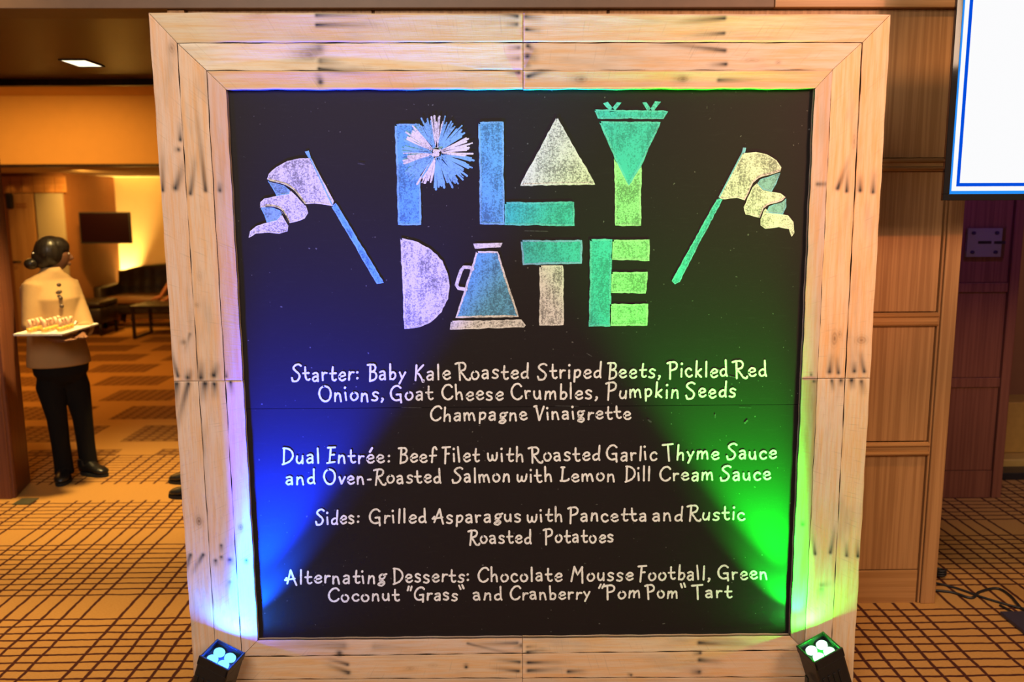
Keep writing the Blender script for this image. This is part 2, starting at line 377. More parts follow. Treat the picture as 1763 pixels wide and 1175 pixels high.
MB().tube([(xa + .05, 8.84, 1.0), (xa + .05, 8.78, 1.0), (xa + .15, 8.78, 1.0)], .012, 8).build('door_handle', M['black_metal'], e, True)
e, xa, xb = door('door_2', 68, 117, plain('pale_door_paint', (.36, .33, .27), .5, .04))
MB().tube([(xb - .05, 8.84, 1.0), (xb - .05, 8.78, 1.0), (xb - .15, 8.78, 1.0)], .012, 8).build('door_handle', M['black_metal'], e, True)
p = at(17, 338, 8.8)
tag(MB().box(p.x - .045, p.x + .045, 8.80, 8.86, p.z - .10, p.z + .10, .02).build('door_closer_box', M['black_plastic']), 'small black box fixed high beside the tan lounge door', 'wall box')

# far right: second timber wall, passage beyond
w2 = tag(bpy.data.objects.new('wall_right', None), kind='structure'); COL.objects.link(w2)
QY = 2.0
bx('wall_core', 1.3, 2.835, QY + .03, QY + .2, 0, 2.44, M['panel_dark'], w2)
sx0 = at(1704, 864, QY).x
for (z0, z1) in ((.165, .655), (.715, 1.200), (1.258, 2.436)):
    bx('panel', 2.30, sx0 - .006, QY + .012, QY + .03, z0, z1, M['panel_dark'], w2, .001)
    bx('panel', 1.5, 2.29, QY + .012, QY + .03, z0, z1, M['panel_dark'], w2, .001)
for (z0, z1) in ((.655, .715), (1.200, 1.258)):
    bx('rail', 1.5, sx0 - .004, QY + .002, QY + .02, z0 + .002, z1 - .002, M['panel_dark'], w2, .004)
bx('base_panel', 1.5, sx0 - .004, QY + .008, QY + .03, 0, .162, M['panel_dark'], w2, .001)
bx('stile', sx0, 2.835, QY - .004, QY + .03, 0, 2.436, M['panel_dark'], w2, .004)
bx('wall_passage', 2.85, 6.0, 3.4, 3.5, 0, 2.44, M['paint_brown'], None, 0, 'structure')
bx('trim_5', 2.85, 3.9, 2.32, 2.46, 0, .045, M['black_plastic'], None, .004, 'structure')
pl = empty('display_plinth', (3.4, 2.62, 0), 'low gold fronted plinth beyond the purple lit timber wall', 'plinth')
z_ = at(1740, 800, 2.5).z
MB().box(-.5, .5, -.12, .3, .002, z_, .01).build('plinth_body', plain('gold_panel', (.5, .33, .08), .5), pl)
MB().box(-.42, -.2, -.02, .22, z_ + .002, z_ + .36, .006).build('black_case', M['black_plastic'], pl)
MB().box(-.18, .5, .02, .26, z_ + .002, z_ + .34, .006).build('gold_back', plain('gold_panel_b', (.42, .25, .05), .5), pl)
bx('wall_right_hall', 5.9, 6.0, -4.2, 3.5, 0, 3.3, M['panel_dark'], None, 0, 'structure')

# ------------------------------------------------------------------ the sign
sign = empty('menu_sign', (0, 0, 0), 'tall square black chalkboard menu in a frame of weathered pallet planks', 'sign')
BY = .020                                            # chalk surface
def bp(x, y, Y=0.): p = at(x, y, Y); return np.array((p.x, p.z))
ring = [
 dict(TL=(393.5, 149.5), TR=(1407, 158.5), BR=(1355, 1100), BL=(438.5, 1099)),
 dict(TL=(360, 116), TR=(1438, 126), BR=(1379.5, 1125), BL=(410.6, 1127)),
 dict(TL=(310, 68), TR=(1490, 79), BR=(1423, 1171), BL=(368, 1166)),
 dict(TL=(261, 15), TR=(1539, 31), BR=(1461, 1204), BL=(330, 1202))]
for d in ring:
    for k in d: d[k] = bp(*d[k])
ring[3]['BR'][1] = ring[3]['BL'][1] = .001
# nail streaks: px, py, streak dx, dy, length px, width px, strength
NAILS = [(551,23,1,0,60,4,.8),(551,40,1,0,70,4,.9),(554,80,-1,.2,40,11,.55),(557,102,1,0,25,7,.6),(540,92,-1,.2,40,10,.35),(554,115,1,.1,55,4,.9),(556,138,-.3,-1,12,6,.9),
 (896,28,-1,-.2,26,4,.9),(895,42,-1,0,14,4,.8),(911,29,1,.1,22,5,.9),(912,51,1,.1,18,4,.9),(898,82,-1,0,14,4,.6),(897,100,-1,0,18,5,.5),(914,79,.6,.5,14,5,.9),(913,97,1,.3,14,7,.8),(913,112,0,-1,30,7,.4),
 (898,125,-1,-.1,16,4,1),(914,132,1,-.35,45,5,1),(1252.7,35,-1,.08,60,4,1),(1251.6,61,-1,.06,40,3.5,.9),(1253.5,90.6,-1,-.13,90,4,.95),(1254.8,114,-1,.05,20,4,.9),(1241.7,142,1,0,45,4,.8),(1180,139,-1,0,14,7,.35),(1006,138,-1,0,20,6,.3),
 (283,322,0,-1,45,3.5,.9),(305,318,.35,-1,35,6,.9),(331,328,.15,-1,45,4,.95),(357,323,-.1,-1,95,4,.9),(381,323,0,-1,10,4,.9),(314,235,0,-1,20,4,.9),(311,252,-1,0,6,4,.8),
 (305.5,642,-.28,-1,45,4,1),(323,645,.35,-1,12,6,.95),(345.5,645,0,-1,22,6.5,1),(368,641,.35,-1,18,6,1),(389,644,0,-1,8,2.5,.9),(303,656,-.05,1,38,6,.95),(323,656,-.28,1,65,5,1),(352,656,-.15,1,24,7,1),(368,657,0,1,18,6,1),(396,654,.1,1,16,4,1),
 (323.5,951,-.3,1,42,4,1),(345.5,951,-.6,1,30,4,.9),(377,935,0,1,10,3.5,.8),(377,955,0,1,5,3.5,.8),(367,961,0,1,8,4,.9),(392,960,.1,1,8,5,.9),(420,961,0,1,6,3.5,1),(391,998,-.4,1,8,4,.5),(327,570,-.3,1,22,3,.6),(316,584,0,1,4,6,.5),
 (1410.5,322.5,1,0,30,4,.7),(1445,330,.4,-1,40,4.5,1),(1460.5,335,.05,-1,30,4,1),(1483,334,0,-1,20,4.5,1),(1505,337,.05,-1,26,4.5,1),
 (1395.7,651,0,-1,5,2.5,.8),(1428,646,.15,-1,24,5.5,1),(1443,648,-.1,-1,22,4,.95),(1470,645,0,-1,12,4.5,1),(1487,646,-.2,-1,28,4,1),(1400,662,1,0,5,3,.8),(1431,661,.15,1,14,3.5,1),(1447,661,0,1,8,4.5,1),(1465,661,.1,1,12,6,1),(1482,663,.1,1,18,4.5,1),
 (1378.5,908,0,-1,6,4,.8),(1399,959,-.1,-1,28,3.5,1),(1425.6,957,.2,-1,36,4,1),(1454,963,0,-1,18,3.5,1),(1473,964,0,-1,24,4,1),(1410,1013,1,-.1,14,6,.5),(1409,1020,0,1,16,7,.45),
 (592.7,1142,-1,-.3,30,4,1),(594,1156,-1,-.4,32,5,1),(579,1123,-.3,-1,10,7,.8),(797,1148.7,-.2,-1,6,4,.9),(888.7,1141,-1,-.12,32,4,1),(887,1156.5,-1,-.12,36,4,1),(892,1113,-1,0,10,6,.6),(903,1124,1,-.1,26,4,.95),(903,1115,1,-.05,14,3.5,.5),
 (904,1142,1,0,50,4,1),(904,1156,1,-.03,48,4.5,1),(973,1158,1,0,24,4.5,.95),(1081,1165,-.8,-.2,6,3,.9),(1199,1111,1,.05,60,5,.9),(1200,1128,-1,.1,10,4,.9),(1199,1140,1,.1,30,5,.9),(1198,1161,-.9,0,12,5,.9),
 (586,1110,-1,-.05,95,9,.45),(560,1108,-1,0,80,7,.35),(640,1112,1,0,60,8,.30),(800,1108,1,.25,70,3,.7),(885,1108,-1,.02,60,4,.7)]
KNOTS = [(301,77,6,10,.5),(339,893,6,10,.75),(411,904,5,7,.7),(1437,589,6,14,.6),(1446,582,4,8,.4),(1483,592,10,8,.55),(1474,250,4,16,.4),(536,90,20,12,.25),(1300,108,16,4,.3),(1345,112,5,4,.4),(1080,24,30,4,.25),(450,20,18,6,.2),(345,470,5,12,.25),(340,520,5,5,.35),(1385,760,6,30,.25),(1396,700,8,60,.25),(1400,800,8,50,.22),(700,1150,10,4,.3),(740,1145,12,5,.2),(1186,1143,20,6,.2),(280,900,10,40,.15),(1180,140,12,5,.5),(1005,138,14,7,.4)]
def to_m(px, py, dx, dy):
    a = bp(px, py); b = bp(px + dx, py + dy); v = b - a; s = np.linalg.norm(v); return a, v / s
NM = []
for (px, py, dx, dy, L, w, st) in NAILS:
    a, v = to_m(px, py, dx, dy); NM.append((a, v, L * .0021, w * .0018 * .95, min(1, st * 1.15)))
KM = [(bp(px, py), a * .0018, b * .0018, st) for px, py, a, b, st in KNOTS]
def plank(poly, along, color, seed, grid=.0031):
    A, B, C, D = [np.array(p, float) for p in poly]     # A->B outer edge, D->C inner edge
    lu = max(np.linalg.norm(B - A), np.linalg.norm(C - D)); lv = np.linalg.norm(D - A)
    wv = abs(np.cross(B - A, D - A)) / np.linalg.norm(B - A)
    nu = max(8, int(lu / grid)); nv = max(6, int(wv / grid))
    g = .0009
    U = np.linspace(0, 1, nu + 1); V = np.linspace(0, 1, nv + 1)
    uu, vv = np.meshgrid(U, V, indexing='ij')
    outer = A + (B - A) * uu[..., None]; inner = D + (C - D) * uu[..., None]
    P = outer + (inner - outer) * vv[..., None]
    cen = (A + B + C + D) / 4
    # slightly irregular edges, tiny gap
    ed = np.minimum(vv, 1 - vv) * wv; shrink = np.where(ed < g, 1, 0)
    r = random.Random(seed)
    off = r.uniform(-.0028, .0022); cup = r.uniform(-.0012, .0012); ph = r.uniform(0, 9)
    n = np.array([-(B - A)[1], (B - A)[0]]); n /= np.linalg.norm(n)
    wob = np.sin(uu * 23 + ph) * .0007 + np.sin(uu * 61 + ph * 2) * .0005
    sgn = np.where(vv < .5, 1., -1.); inn = 1. if np.dot(n, D - A) > 0 else -1.
    edge = (vv == 0) | (vv == 1)
    P = P + (n * inn)[None, None, :] * (np.where(edge, sgn * g, 0) + np.where(edge, wob, 0))[..., None]
    T = (B - A) / np.linalg.norm(B - A)
    eu = (uu == 0) | (uu == 1)
    P = P + T[None, None, :] * np.where(eu, np.where(uu < .5, g * .8, -g * .8), 0)[..., None]
    Yf = -off - cup * (2 * vv - 1) ** 2 - np.sin(uu * 3 + ph) * .0008 + np.where(edge | eu, .0014, 0)
    st = np.zeros_like(uu); kn = np.zeros_like(uu)
    for a, v, L, w, s in NM:
        q = P - a; if_ = (abs(q[..., 0]) < .25) & (abs(q[..., 1]) < .25)
        if np.dot(cen - a, cen - a) > 1.2: continue
        al = q @ v; ac = q @ np.array([-v[1], v[0]])
        wl = w * (1 + .35 * np.clip(al, 0, L) / max(L, 1e-4))
        k = np.exp(-(ac / wl) ** 2) * np.where(al < 0, np.exp(-(al / (w * .9)) ** 2), np.exp(-np.clip(al, 0, 9) / (L * .78)) * np.clip((L * 1.6 - al) / (L * .6), 0, 1))
        core = np.exp(-((ac ** 2 + al ** 2) / (w * .95) ** 2))
        inside = ((a - A) @ T > -.004) & ((a - B) @ T < .004) & (abs((a - (A + D) / 2) @ n) < wv * .5 + .012)
        if not inside: continue
        st = np.maximum(st, np.maximum(k * .97 * s, core * s))
    for a, ka, kb, s in KM:
        q = P - a; e = (q[..., 0] / ka) ** 2 + (q[..., 1] / kb) ** 2
        kn = np.maximum(kn, s * np.exp(-e) * (1 + .35 * np.sin(np.sqrt(e + 1e-9) * 11)))
    nvx = (nu + 1) * (nv + 1); idx = np.arange(nvx).reshape(nu + 1, nv + 1)
    front = np.stack([P[..., 0], Yf, P[..., 1]], -1).reshape(-1, 3)
    quads = np.stack([idx[:-1, :-1], idx[1:, :-1], idx[1:, 1:], idx[:-1, 1:]], -1).reshape(-1, 4)
    per = list(idx[:, 0]) + list(idx[-1, 1:]) + list(idx[::-1, -1][1:]) + list(idx[0, ::-1][1:-1])
    back = front[per].copy(); back[:, 1] = .0195
    m = len(per); side = [(per[i], nvx + i, nvx + (i + 1) % m, per[(i + 1) % m]) for i in range(m)]
    area = np.cross(B - A, D - A)
    q = quads[:, ::-1].tolist() if area < 0 else quads.tolist()
    if area < 0: pass
    else: side = [s[::-1] for s in side]
    me = bpy.data.meshes.new('plank'); me.from_pydata(np.vstack([front, back]).tolist(), [], q + side); me.update()
    for nme, arr in (('stain', st), ('knot', kn)):
        at_ = me.attributes.new(nme, 'FLOAT', 'POINT'); at_.data.foreach_set('value', np.concatenate([arr.ravel(), arr.ravel()[per]]).clip(0, 1).astype(np.float32))
    uvl = me.uv_layers.new(name='UVMap'); li = np.zeros(len(me.loops), int); me.loops.foreach_get('vertex_index', li)
    uvv = np.stack([uu.ravel() * lu + seed * 3.71, vv.ravel() * wv + seed * 1.37], -1); uvv = np.vstack([uvv, uvv[per] + .01])
    uvl.data.foreach_set('uv', uvv[li].astype(np.float32).ravel())
    o = link('plank', me, sign, M['pallet'], True); o.color = (*color, 1)
    return o
def lerp(a, b, t): return a + (b - a) * t
split = dict(T=906, B=894, L=651, R=657)
TONE = {('T', 0, 0): (.74, .55, .36), ('T', 0, 1): (.72, .52, .36), ('T', 1, 0): (.80, .72, .60), ('T', 1, 1): (.74, .60, .50), ('T', 2, 0): (.68, .57, .42), ('T', 2, 1): (.76, .58, .44),
        ('L', 0, 0): (.70, .50, .42), ('L', 0, 1): (.78, .60, .56), ('L', 1, 0): (.78, .57, .42), ('L', 1, 1): (.78, .60, .50), ('L', 2, 0): (.76, .56, .44), ('L', 2, 1): (.78, .59, .46),
        ('R', 0, 0): (.62, .48, .42), ('R', 0, 1): (.42, .35, .26), ('R', 1, 0): (.80, .58, .38), ('R', 1, 1): (.76, .62, .48), ('R', 2, 0): (.76, .55, .36), ('R', 2, 1): (.80, .62, .42),
        ('B', 0, 0): (.74, .58, .48), ('B', 0, 1): (.80, .62, .44), ('B', 1, 0): (.76, .56, .38), ('B', 1, 1): (.78, .56, .38), ('B', 2, 0): (.68, .50, .34), ('B', 2, 1): (.70, .52, .36)}
sd = 1
for side, (c0, c1) in dict(T=('TL', 'TR'), B=('BL', 'BR'), L=('TL', 'BL'), R=('TR', 'BR')).items():
    for k in range(3):
        o0, o1, i0, i1 = ring[k + 1][c0], ring[k + 1][c1], ring[k][c0], ring[k][c1]
        if side in 'TB':
            xs = bp(split[side], 20 if side == 'T' else 1140)[0]; fo = (xs - o0[0]) / (o1[0] - o0[0]); fi = (xs - i0[0]) / (i1[0] - i0[0])
        else:
            zs = bp(300 if side == 'L' else 1450, split[side])[1]; fo = (zs - o0[1]) / (o1[1] - o0[1]); fi = (zs - i0[1]) / (i1[1] - i0[1])
        mo, mi = lerp(o0, o1, fo), lerp(i0, i1, fi)
        for h, (a, b, c, d) in enumerate(((o0, mo, mi, i0), (mo, o1, i1, mi))):
            plank((a, b, c, d), side, TONE[(side, k, h)], sd); sd += 1
# board panels (seam at the middle) and the batten carcass behind
zs = bp(900, 701, BY)[1]
bx('board_panel', -.96, .96, BY, BY + .012, zs + .0008, 2.13, M['board'], sign)
bx('board_panel', -.96, .96, BY + .0003, BY + .012, .11, zs - .0008, M['board'], sign)
bx('backing_sheet', -1.12, 1.12, BY + .0125, BY + .02, .01, 2.26, M['backing'], sign)
for x in (-1.09, -.4, .4, 1.05):
    bx('batten', x, x + .04, BY + .0205, BY + .06, .004, 2.25, M['pallet'], sign)
for z in (.05, 1.1, 2.15):
    bx('batten', -1.12, 1.12, BY + .061, BY + .1, z, z + .07, M['pallet'], sign)
for x in (-.8, .76):
    MB().tube([(x, BY + .1, 1.4), (x, .60, .012)], .018, 4).build('back_stay', M['pallet'], sign)

# ---- chalk
CY = BY - .0005
def w3(p, Y=CY): q = at(p[0], p[1], BY); return (q.x, Y, q.z)
def ribbon(mb, pts, w, Y=CY, jitter=.0, seed=0):        # pts in photo pixels, width in px
    pts = [Vector(p) for p in pts]; rr = random.Random(seed)
    n = len(pts); L = []; Rr = []
    for i, p in enumerate(pts):
        d = (pts[min(i + 1, n - 1)] - pts[max(i - 1, 0)])
        if d.length < 1e-6: d = Vector((1, 0))
        d.normalize(); nn = Vector((-d.y, d.x)); ww = w / 2 * (1 + rr.uniform(-jitter, jitter))
        L.append(p + nn * ww); Rr.append(p - nn * ww)
    d0 = (pts[0] - pts[1]).normalized(); d1 = (pts[-1] - pts[-2]).normalized()
    cap = lambda c, d, a0: [c + Vector((d.x * math.cos(a) - d.y * math.sin(a), d.x * math.sin(a) + d.y * math.cos(a))) * w / 2 for a in a0]
    vs = [w3(p, Y) for p in L + Rr]; fs = [(i, i + 1, n + i + 1, n + i) for i in range(n - 1)]
    mb.add(vs, fs)
    for c, d in ((pts[0], d0), (pts[-1], d1)):
        cp = [w3(p, Y) for p in cap(c, d, [R(a) for a in (-90, -50, 0, 50, 90)])]; mb.add(cp, [(0, 1, 2, 3, 4)])
def catmull(pts, k=5):
    if len(pts) < 3: return pts
    P = [Vector(p) for p in pts]; P = [P[0]] + P + [P[-1]]; out = []
    for i in range(1, len(P) - 2):
        for j in range(k):
            t = j / k; a, b, c, d = P[i - 1], P[i], P[i + 1], P[i + 2]
            out.append(.5 * ((2 * b) + (c - a) * t + (2 * a - 5 * b + 4 * c - d) * t * t + (3 * b - a - 3 * c + d) * t ** 3))
    out.append(P[-2]); return out
def densify(poly, step=6):
    out = []
    for i, p in enumerate(poly):
        q = poly[(i + 1) % len(poly)]; a, b = Vector(p), Vector(q); m = max(1, int((b - a).length / step))
        out += [a.lerp(b, j / m) for j in range(m)]
    return out
def drawn(name, poly, fill, line=None, parent=sign, wob=.5, lw=3.2, Y=CY, smooth=False):
    if smooth: poly = [tuple(p) for p in catmull(poly + [poly[0]], 4)[:-1]]
    rr = random.Random(hash(str(poly[0])) % 999)
    pl_ = [p + Vector((rr.uniform(-wob, wob), rr.uniform(-wob, wob))) for p in densify(poly)]
    me = bpy.data.meshes.new(name); bm = bmesh.new()
    vs = [bm.verts.new(w3(p, Y)) for p in pl_]; f = bm.faces.new(vs); bmesh.ops.triangulate(bm, faces=[f])
    bm.to_mesh(me); bm.free()
    v = [tuple(x.co) for x in me.vertices]; fs = [tuple(p.vertices) for p in me.polygons]
    mb = MB(); mb.add(v, fs)
    if line:
        mb.cur = 1; c = sum((Vector(p) for p in pl_), Vector((0, 0))) / len(pl_)
        ins = [p + (c - p).normalized() * lw * .45 for p in pl_]; ribbon(mb, ins + [ins[0]], lw, Y - .00012, .25, 3)
    return mb.build(name, [M[fill]] + ([M[line]] if line else []), parent)
def part(name): o = bpy.data.objects.new(name, None); COL.objects.link(o); o.parent = sign; return o
B2 = CY - .0002
g = part('title_letter')                                                             # P: stem and pom-pom
drawn('letter_stem', [(684.5, 212), (726, 212), (726, 386), (688.6, 386)], 'ch_blue', 'ch_blue_line', g)
pc = Vector((755, 262))
for cname, mat, par in (('pompom_blue', 'ch_blue_line', 0), ('pompom_white', 'ch_white_line', 1)):
    mb = MB(); rr = random.Random(5)
    drawn_w = [(95, 122), (160, 178), (205, 232), (262, 282), (330, 345), (-20, 8)]
    for i in range(150):
        a = R(i * 2.4 + rr.uniform(-1.5, 1.5)); deg = (i * 2.4) % 360
        white = any(lo <= (deg - 360 if deg > 345 and lo < 0 else deg) <= hi for lo, hi in drawn_w)
        ln = rr.uniform(48, 67) * (1.0 if math.cos(a) > -.7 else .96)
        if int(white) != par: continue
        d = Vector((math.cos(a), math.sin(a) * .98)); s = pc + d * rr.uniform(9, 16)
        e_ = pc + d * ln; side = Vector((-d.y, d.x)) * rr.uniform(-2, 2)
        ribbon(mb, [s, (s + e_) / 2 + side, e_ + side], rr.uniform(2.2, 3.6), B2 - .00003 * (i % 4), .35, i)
    if par:
        for j in range(9): ribbon(mb, [pc + Vector((rr.uniform(-7, 7), rr.uniform(-5, 5))), pc + Vector((rr.uniform(-7, 7), rr.uniform(-5, 5)))], 4, B2 - .00025 - .00004 * j)
    mb.build('pompom', M[mat], g)
g = part('title_letter')
drawn('letter_stem', [(828.5, 210), (870, 209), (870, 387), (829.5, 386)], 'ch_blue', 'ch_blue_line', g)
drawn('letter_foot', [(870.8, 349), (991, 349.5), (991, 389.7), (871, 387)], 'ch_teal', 'ch_teal_line', g)
g = part('title_letter'); drawn('triangle', [(962.7, 203), (1027.4, 319), (898, 320)], 'ch_white', 'ch_white_line', g)
g = part('title_letter')
drawn('letter_stem', [(1061.7, 274), (1085, 322), (1107.3, 287.6), (1104.6, 391), (1061.7, 390.7)], 'ch_green', 'ch_green_line', g)
drawn('cup', [(1035.6, 211), (1140.8, 213), (1107.5, 286), (1085, 322), (1061.5, 274)], 'ch_teal', 'ch_teal_line', g, Y=B2)
drawn('rim_band', [(1027.4, 191), (1154, 194.7), (1146.5, 206.6), (1033, 205.3)], 'ch_teal', 'ch_teal_line', g, lw=2.5)
for q in ([(1042.3, 180), (1050.5, 177), (1064, 194), (1055, 194)], [(1066, 178), (1074, 178.4), (1062, 194), (1054, 193)], [(1110, 179), (1117, 178), (1127, 194), (1119, 194)], [(1132, 177), (1142, 177.8), (1129, 194.5), (1121, 194)]):
    drawn('confetti', q, 'ch_teal_line', None, g, .2)
g = part('title_letter')
drawn('half_disc', [(692.3, 408.7), (705, 411), (721, 415.5), (745, 429), (762, 448), (772, 470), (775.4, 492), (771.5, 514), (760.4, 536.4), (741.7, 553.4), (719.6, 562.8), (696.6, 565)], 'ch_white', 'ch_white_line', g)
g = part('title_letter')
drawn('megaphone_body', [(822.5, 432.5), (858.3, 432.5), (893.2, 545.7), (785, 546.6)], 'ch_blue', 'ch_white_line', g)
drawn('megaphone_cap', [(816.6, 419), (866.8, 418), (863.4, 425.7), (819, 427.8)], 'ch_white_line', None, g, .3)
drawn('megaphone_base', [(777.4, 552.5), (898.3, 551.7), (905, 560.2), (903, 563), (774.9, 566)], 'ch_white', 'ch_white_line', g, lw=2.5)
mb = MB(); ribbon(mb, [(815, 463), (809.8, 459.8), (799.6, 459.4), (795.3, 465), (790.5, 478), (786.8, 490.4), (790.2, 495.5), (803, 498)], 6, B2); mb.build('megaphone_handle', M['ch_white_line'], g)
g = part('title_letter')
drawn('letter_bar', [(898.7, 414.7), (1004, 415.5), (1003.4, 454.7), (901.3, 456)], 'ch_teal', 'ch_blue_line', g)
drawn('letter_stem', [(931, 458), (970.2, 458), (971, 470), (969.9, 561), (929.7, 561)], 'ch_white', 'ch_white_line', g)
g = part('title_letter')
drawn('letter_stem', [(1018.8, 413), (1055.4, 413.8), (1050.3, 563.7), (1015, 563.7)], 'ch_teal', 'ch_teal_line', g)
for q in ([(1055.8, 415.5), (1120, 415.5), (1119.2, 451.3), (1054, 448.7)], [(1053.9, 470.9), (1116.3, 471.7), (1113, 507.5), (1052.4, 505.8)], [(1051, 526.2), (1116.3, 526.2), (1115, 562.8), (1050.5, 562.8)]):
    drawn('letter_bar', q, 'ch_green', 'ch_green_line', g)
def flag(pole, edge, finial, cloths, folds, blacks, polem):
    g = part('drawn_flag')
    for c in cloths: drawn('flag_cloth', c, 'ch_white', 'ch_white_line', g, .3, 2)
    for c in folds: drawn('flag_fold', c, 'ch_blue_pale', 'ch_blue_line', g, .3, 1.6, Y=CY - .00008)
    drawn('flag_pole', pole, polem[0], polem[1], g, .5, 2)
    mb = MB(); ribbon(mb, edge, 2.2, B2); mb.build('pole_edge', M['ch_blue_line'], g)
    drawn('pole_tip', finial, 'ch_blue_line', None, g, .2)
    mb = MB()
    for b in blacks: ribbon(mb, catmull(b), 1.8, B2 - .0002)
    mb.build('crease', M['board'], g)
M['ch_blue_pale'] = m_chalk('chalk_blue_pale', (.28, .50, .62), .36, .60, .6)
flag([(574, 352), (580.4, 347), (661.4, 485.5), (650.7, 487)], [(538, 270), (574, 349)], [(528, 258), (535, 256), (540, 273), (537, 273)],
 [[(538.7, 269.3), (519.6, 269.3), (498.2, 273.4), (479.1, 283.6), (466, 295.5), (462.9, 303.9), (472, 308.6), (491, 313.4), (505.3, 321.7), (514.9, 332.5), (526.8, 348), (543.4, 346.8), (562.5, 349), (574.4, 351.5), (577, 344)],
  [(502, 324), (511, 332), (520, 343), (529, 351), (532.7, 363.4), (526.8, 373), (512.5, 377.7), (499.4, 380.6), (493.4, 368.2), (483.9, 356.3), (469.6, 351.5), (450.5, 352.7), (451, 344.4), (457.7, 338.4), (479, 333.7), (500.6, 330)],
  [(487.4, 365.8), (498.2, 384.9), (497, 394.4), (483.9, 398), (457.7, 396.3), (441, 397.3), (430.3, 405.2), (432.6, 394.4), (443.4, 386), (461.2, 379.7), (479.1, 375.4)]],
 [[(463.6, 306.3), (491, 315.3), (501.7, 324.1), (500.6, 330), (479, 333.7), (472.4, 320.6)], [(451, 353.2), (469.6, 352.7), (483.9, 358.7), (487.4, 364.6), (479.1, 375.4), (461.2, 379), (457.7, 365.8)]],
 [[(466, 308), (491, 314.5), (506, 323), (516, 334), (528, 350)], [(460, 352), (474, 353), (486, 358), (494, 369), (500, 381)]], ('ch_blue', 'ch_blue_line'))
flag([(1238.2, 345.6), (1246, 346), (1169.8, 488.6), (1162.6, 492.6), (1157.9, 487.4)], [(1284, 262), (1241, 343)], [(1282.3, 258), (1287.7, 258.6), (1286, 267), (1280, 269)],
 [[(1283, 268), (1304.4, 266.2), (1323.5, 270.5), (1340.2, 281.2), (1347.8, 293), (1346, 300.3), (1330.6, 305), (1311.6, 309.8), (1298.5, 319.4), (1291.3, 334.9), (1284.2, 349.2), (1271, 344.4), (1244.9, 346.8), (1240, 343.2)],
  [(1306.3, 319.4), (1298.5, 327), (1290, 345), (1283, 361), (1285.4, 373), (1310.4, 379.7), (1316.3, 363.4), (1330.6, 356.3), (1349.7, 349.2), (1354.5, 344.4), (1347.3, 338.4), (1330.6, 335.3), (1316.3, 331.8), (1308, 324)],
  [(1318.7, 363.4), (1311.6, 382.5), (1311.6, 392), (1318.7, 398), (1342.6, 396), (1361.6, 399.2), (1365.2, 412.3), (1369.2, 406.3), (1367.6, 387.3), (1359.2, 376.6), (1349.7, 374.2), (1325.9, 371.8)]],
 [[(1346, 301.5), (1330.6, 307.4), (1311.6, 313.4), (1306.3, 320.6), (1316.3, 331.3), (1330.6, 334.9), (1339, 320.6)], [(1355.7, 345.6), (1349.7, 351.5), (1325.9, 359.9), (1321, 370.6), (1349.7, 374.2), (1355.7, 361)]],
 [[(1346, 301), (1330, 306), (1311, 311), (1299, 322), (1292, 337), (1285, 350)], [(1354, 347), (1346, 353), (1326, 358), (1317, 366), (1311, 380)]], ('ch_teal', 'ch_teal_line'))

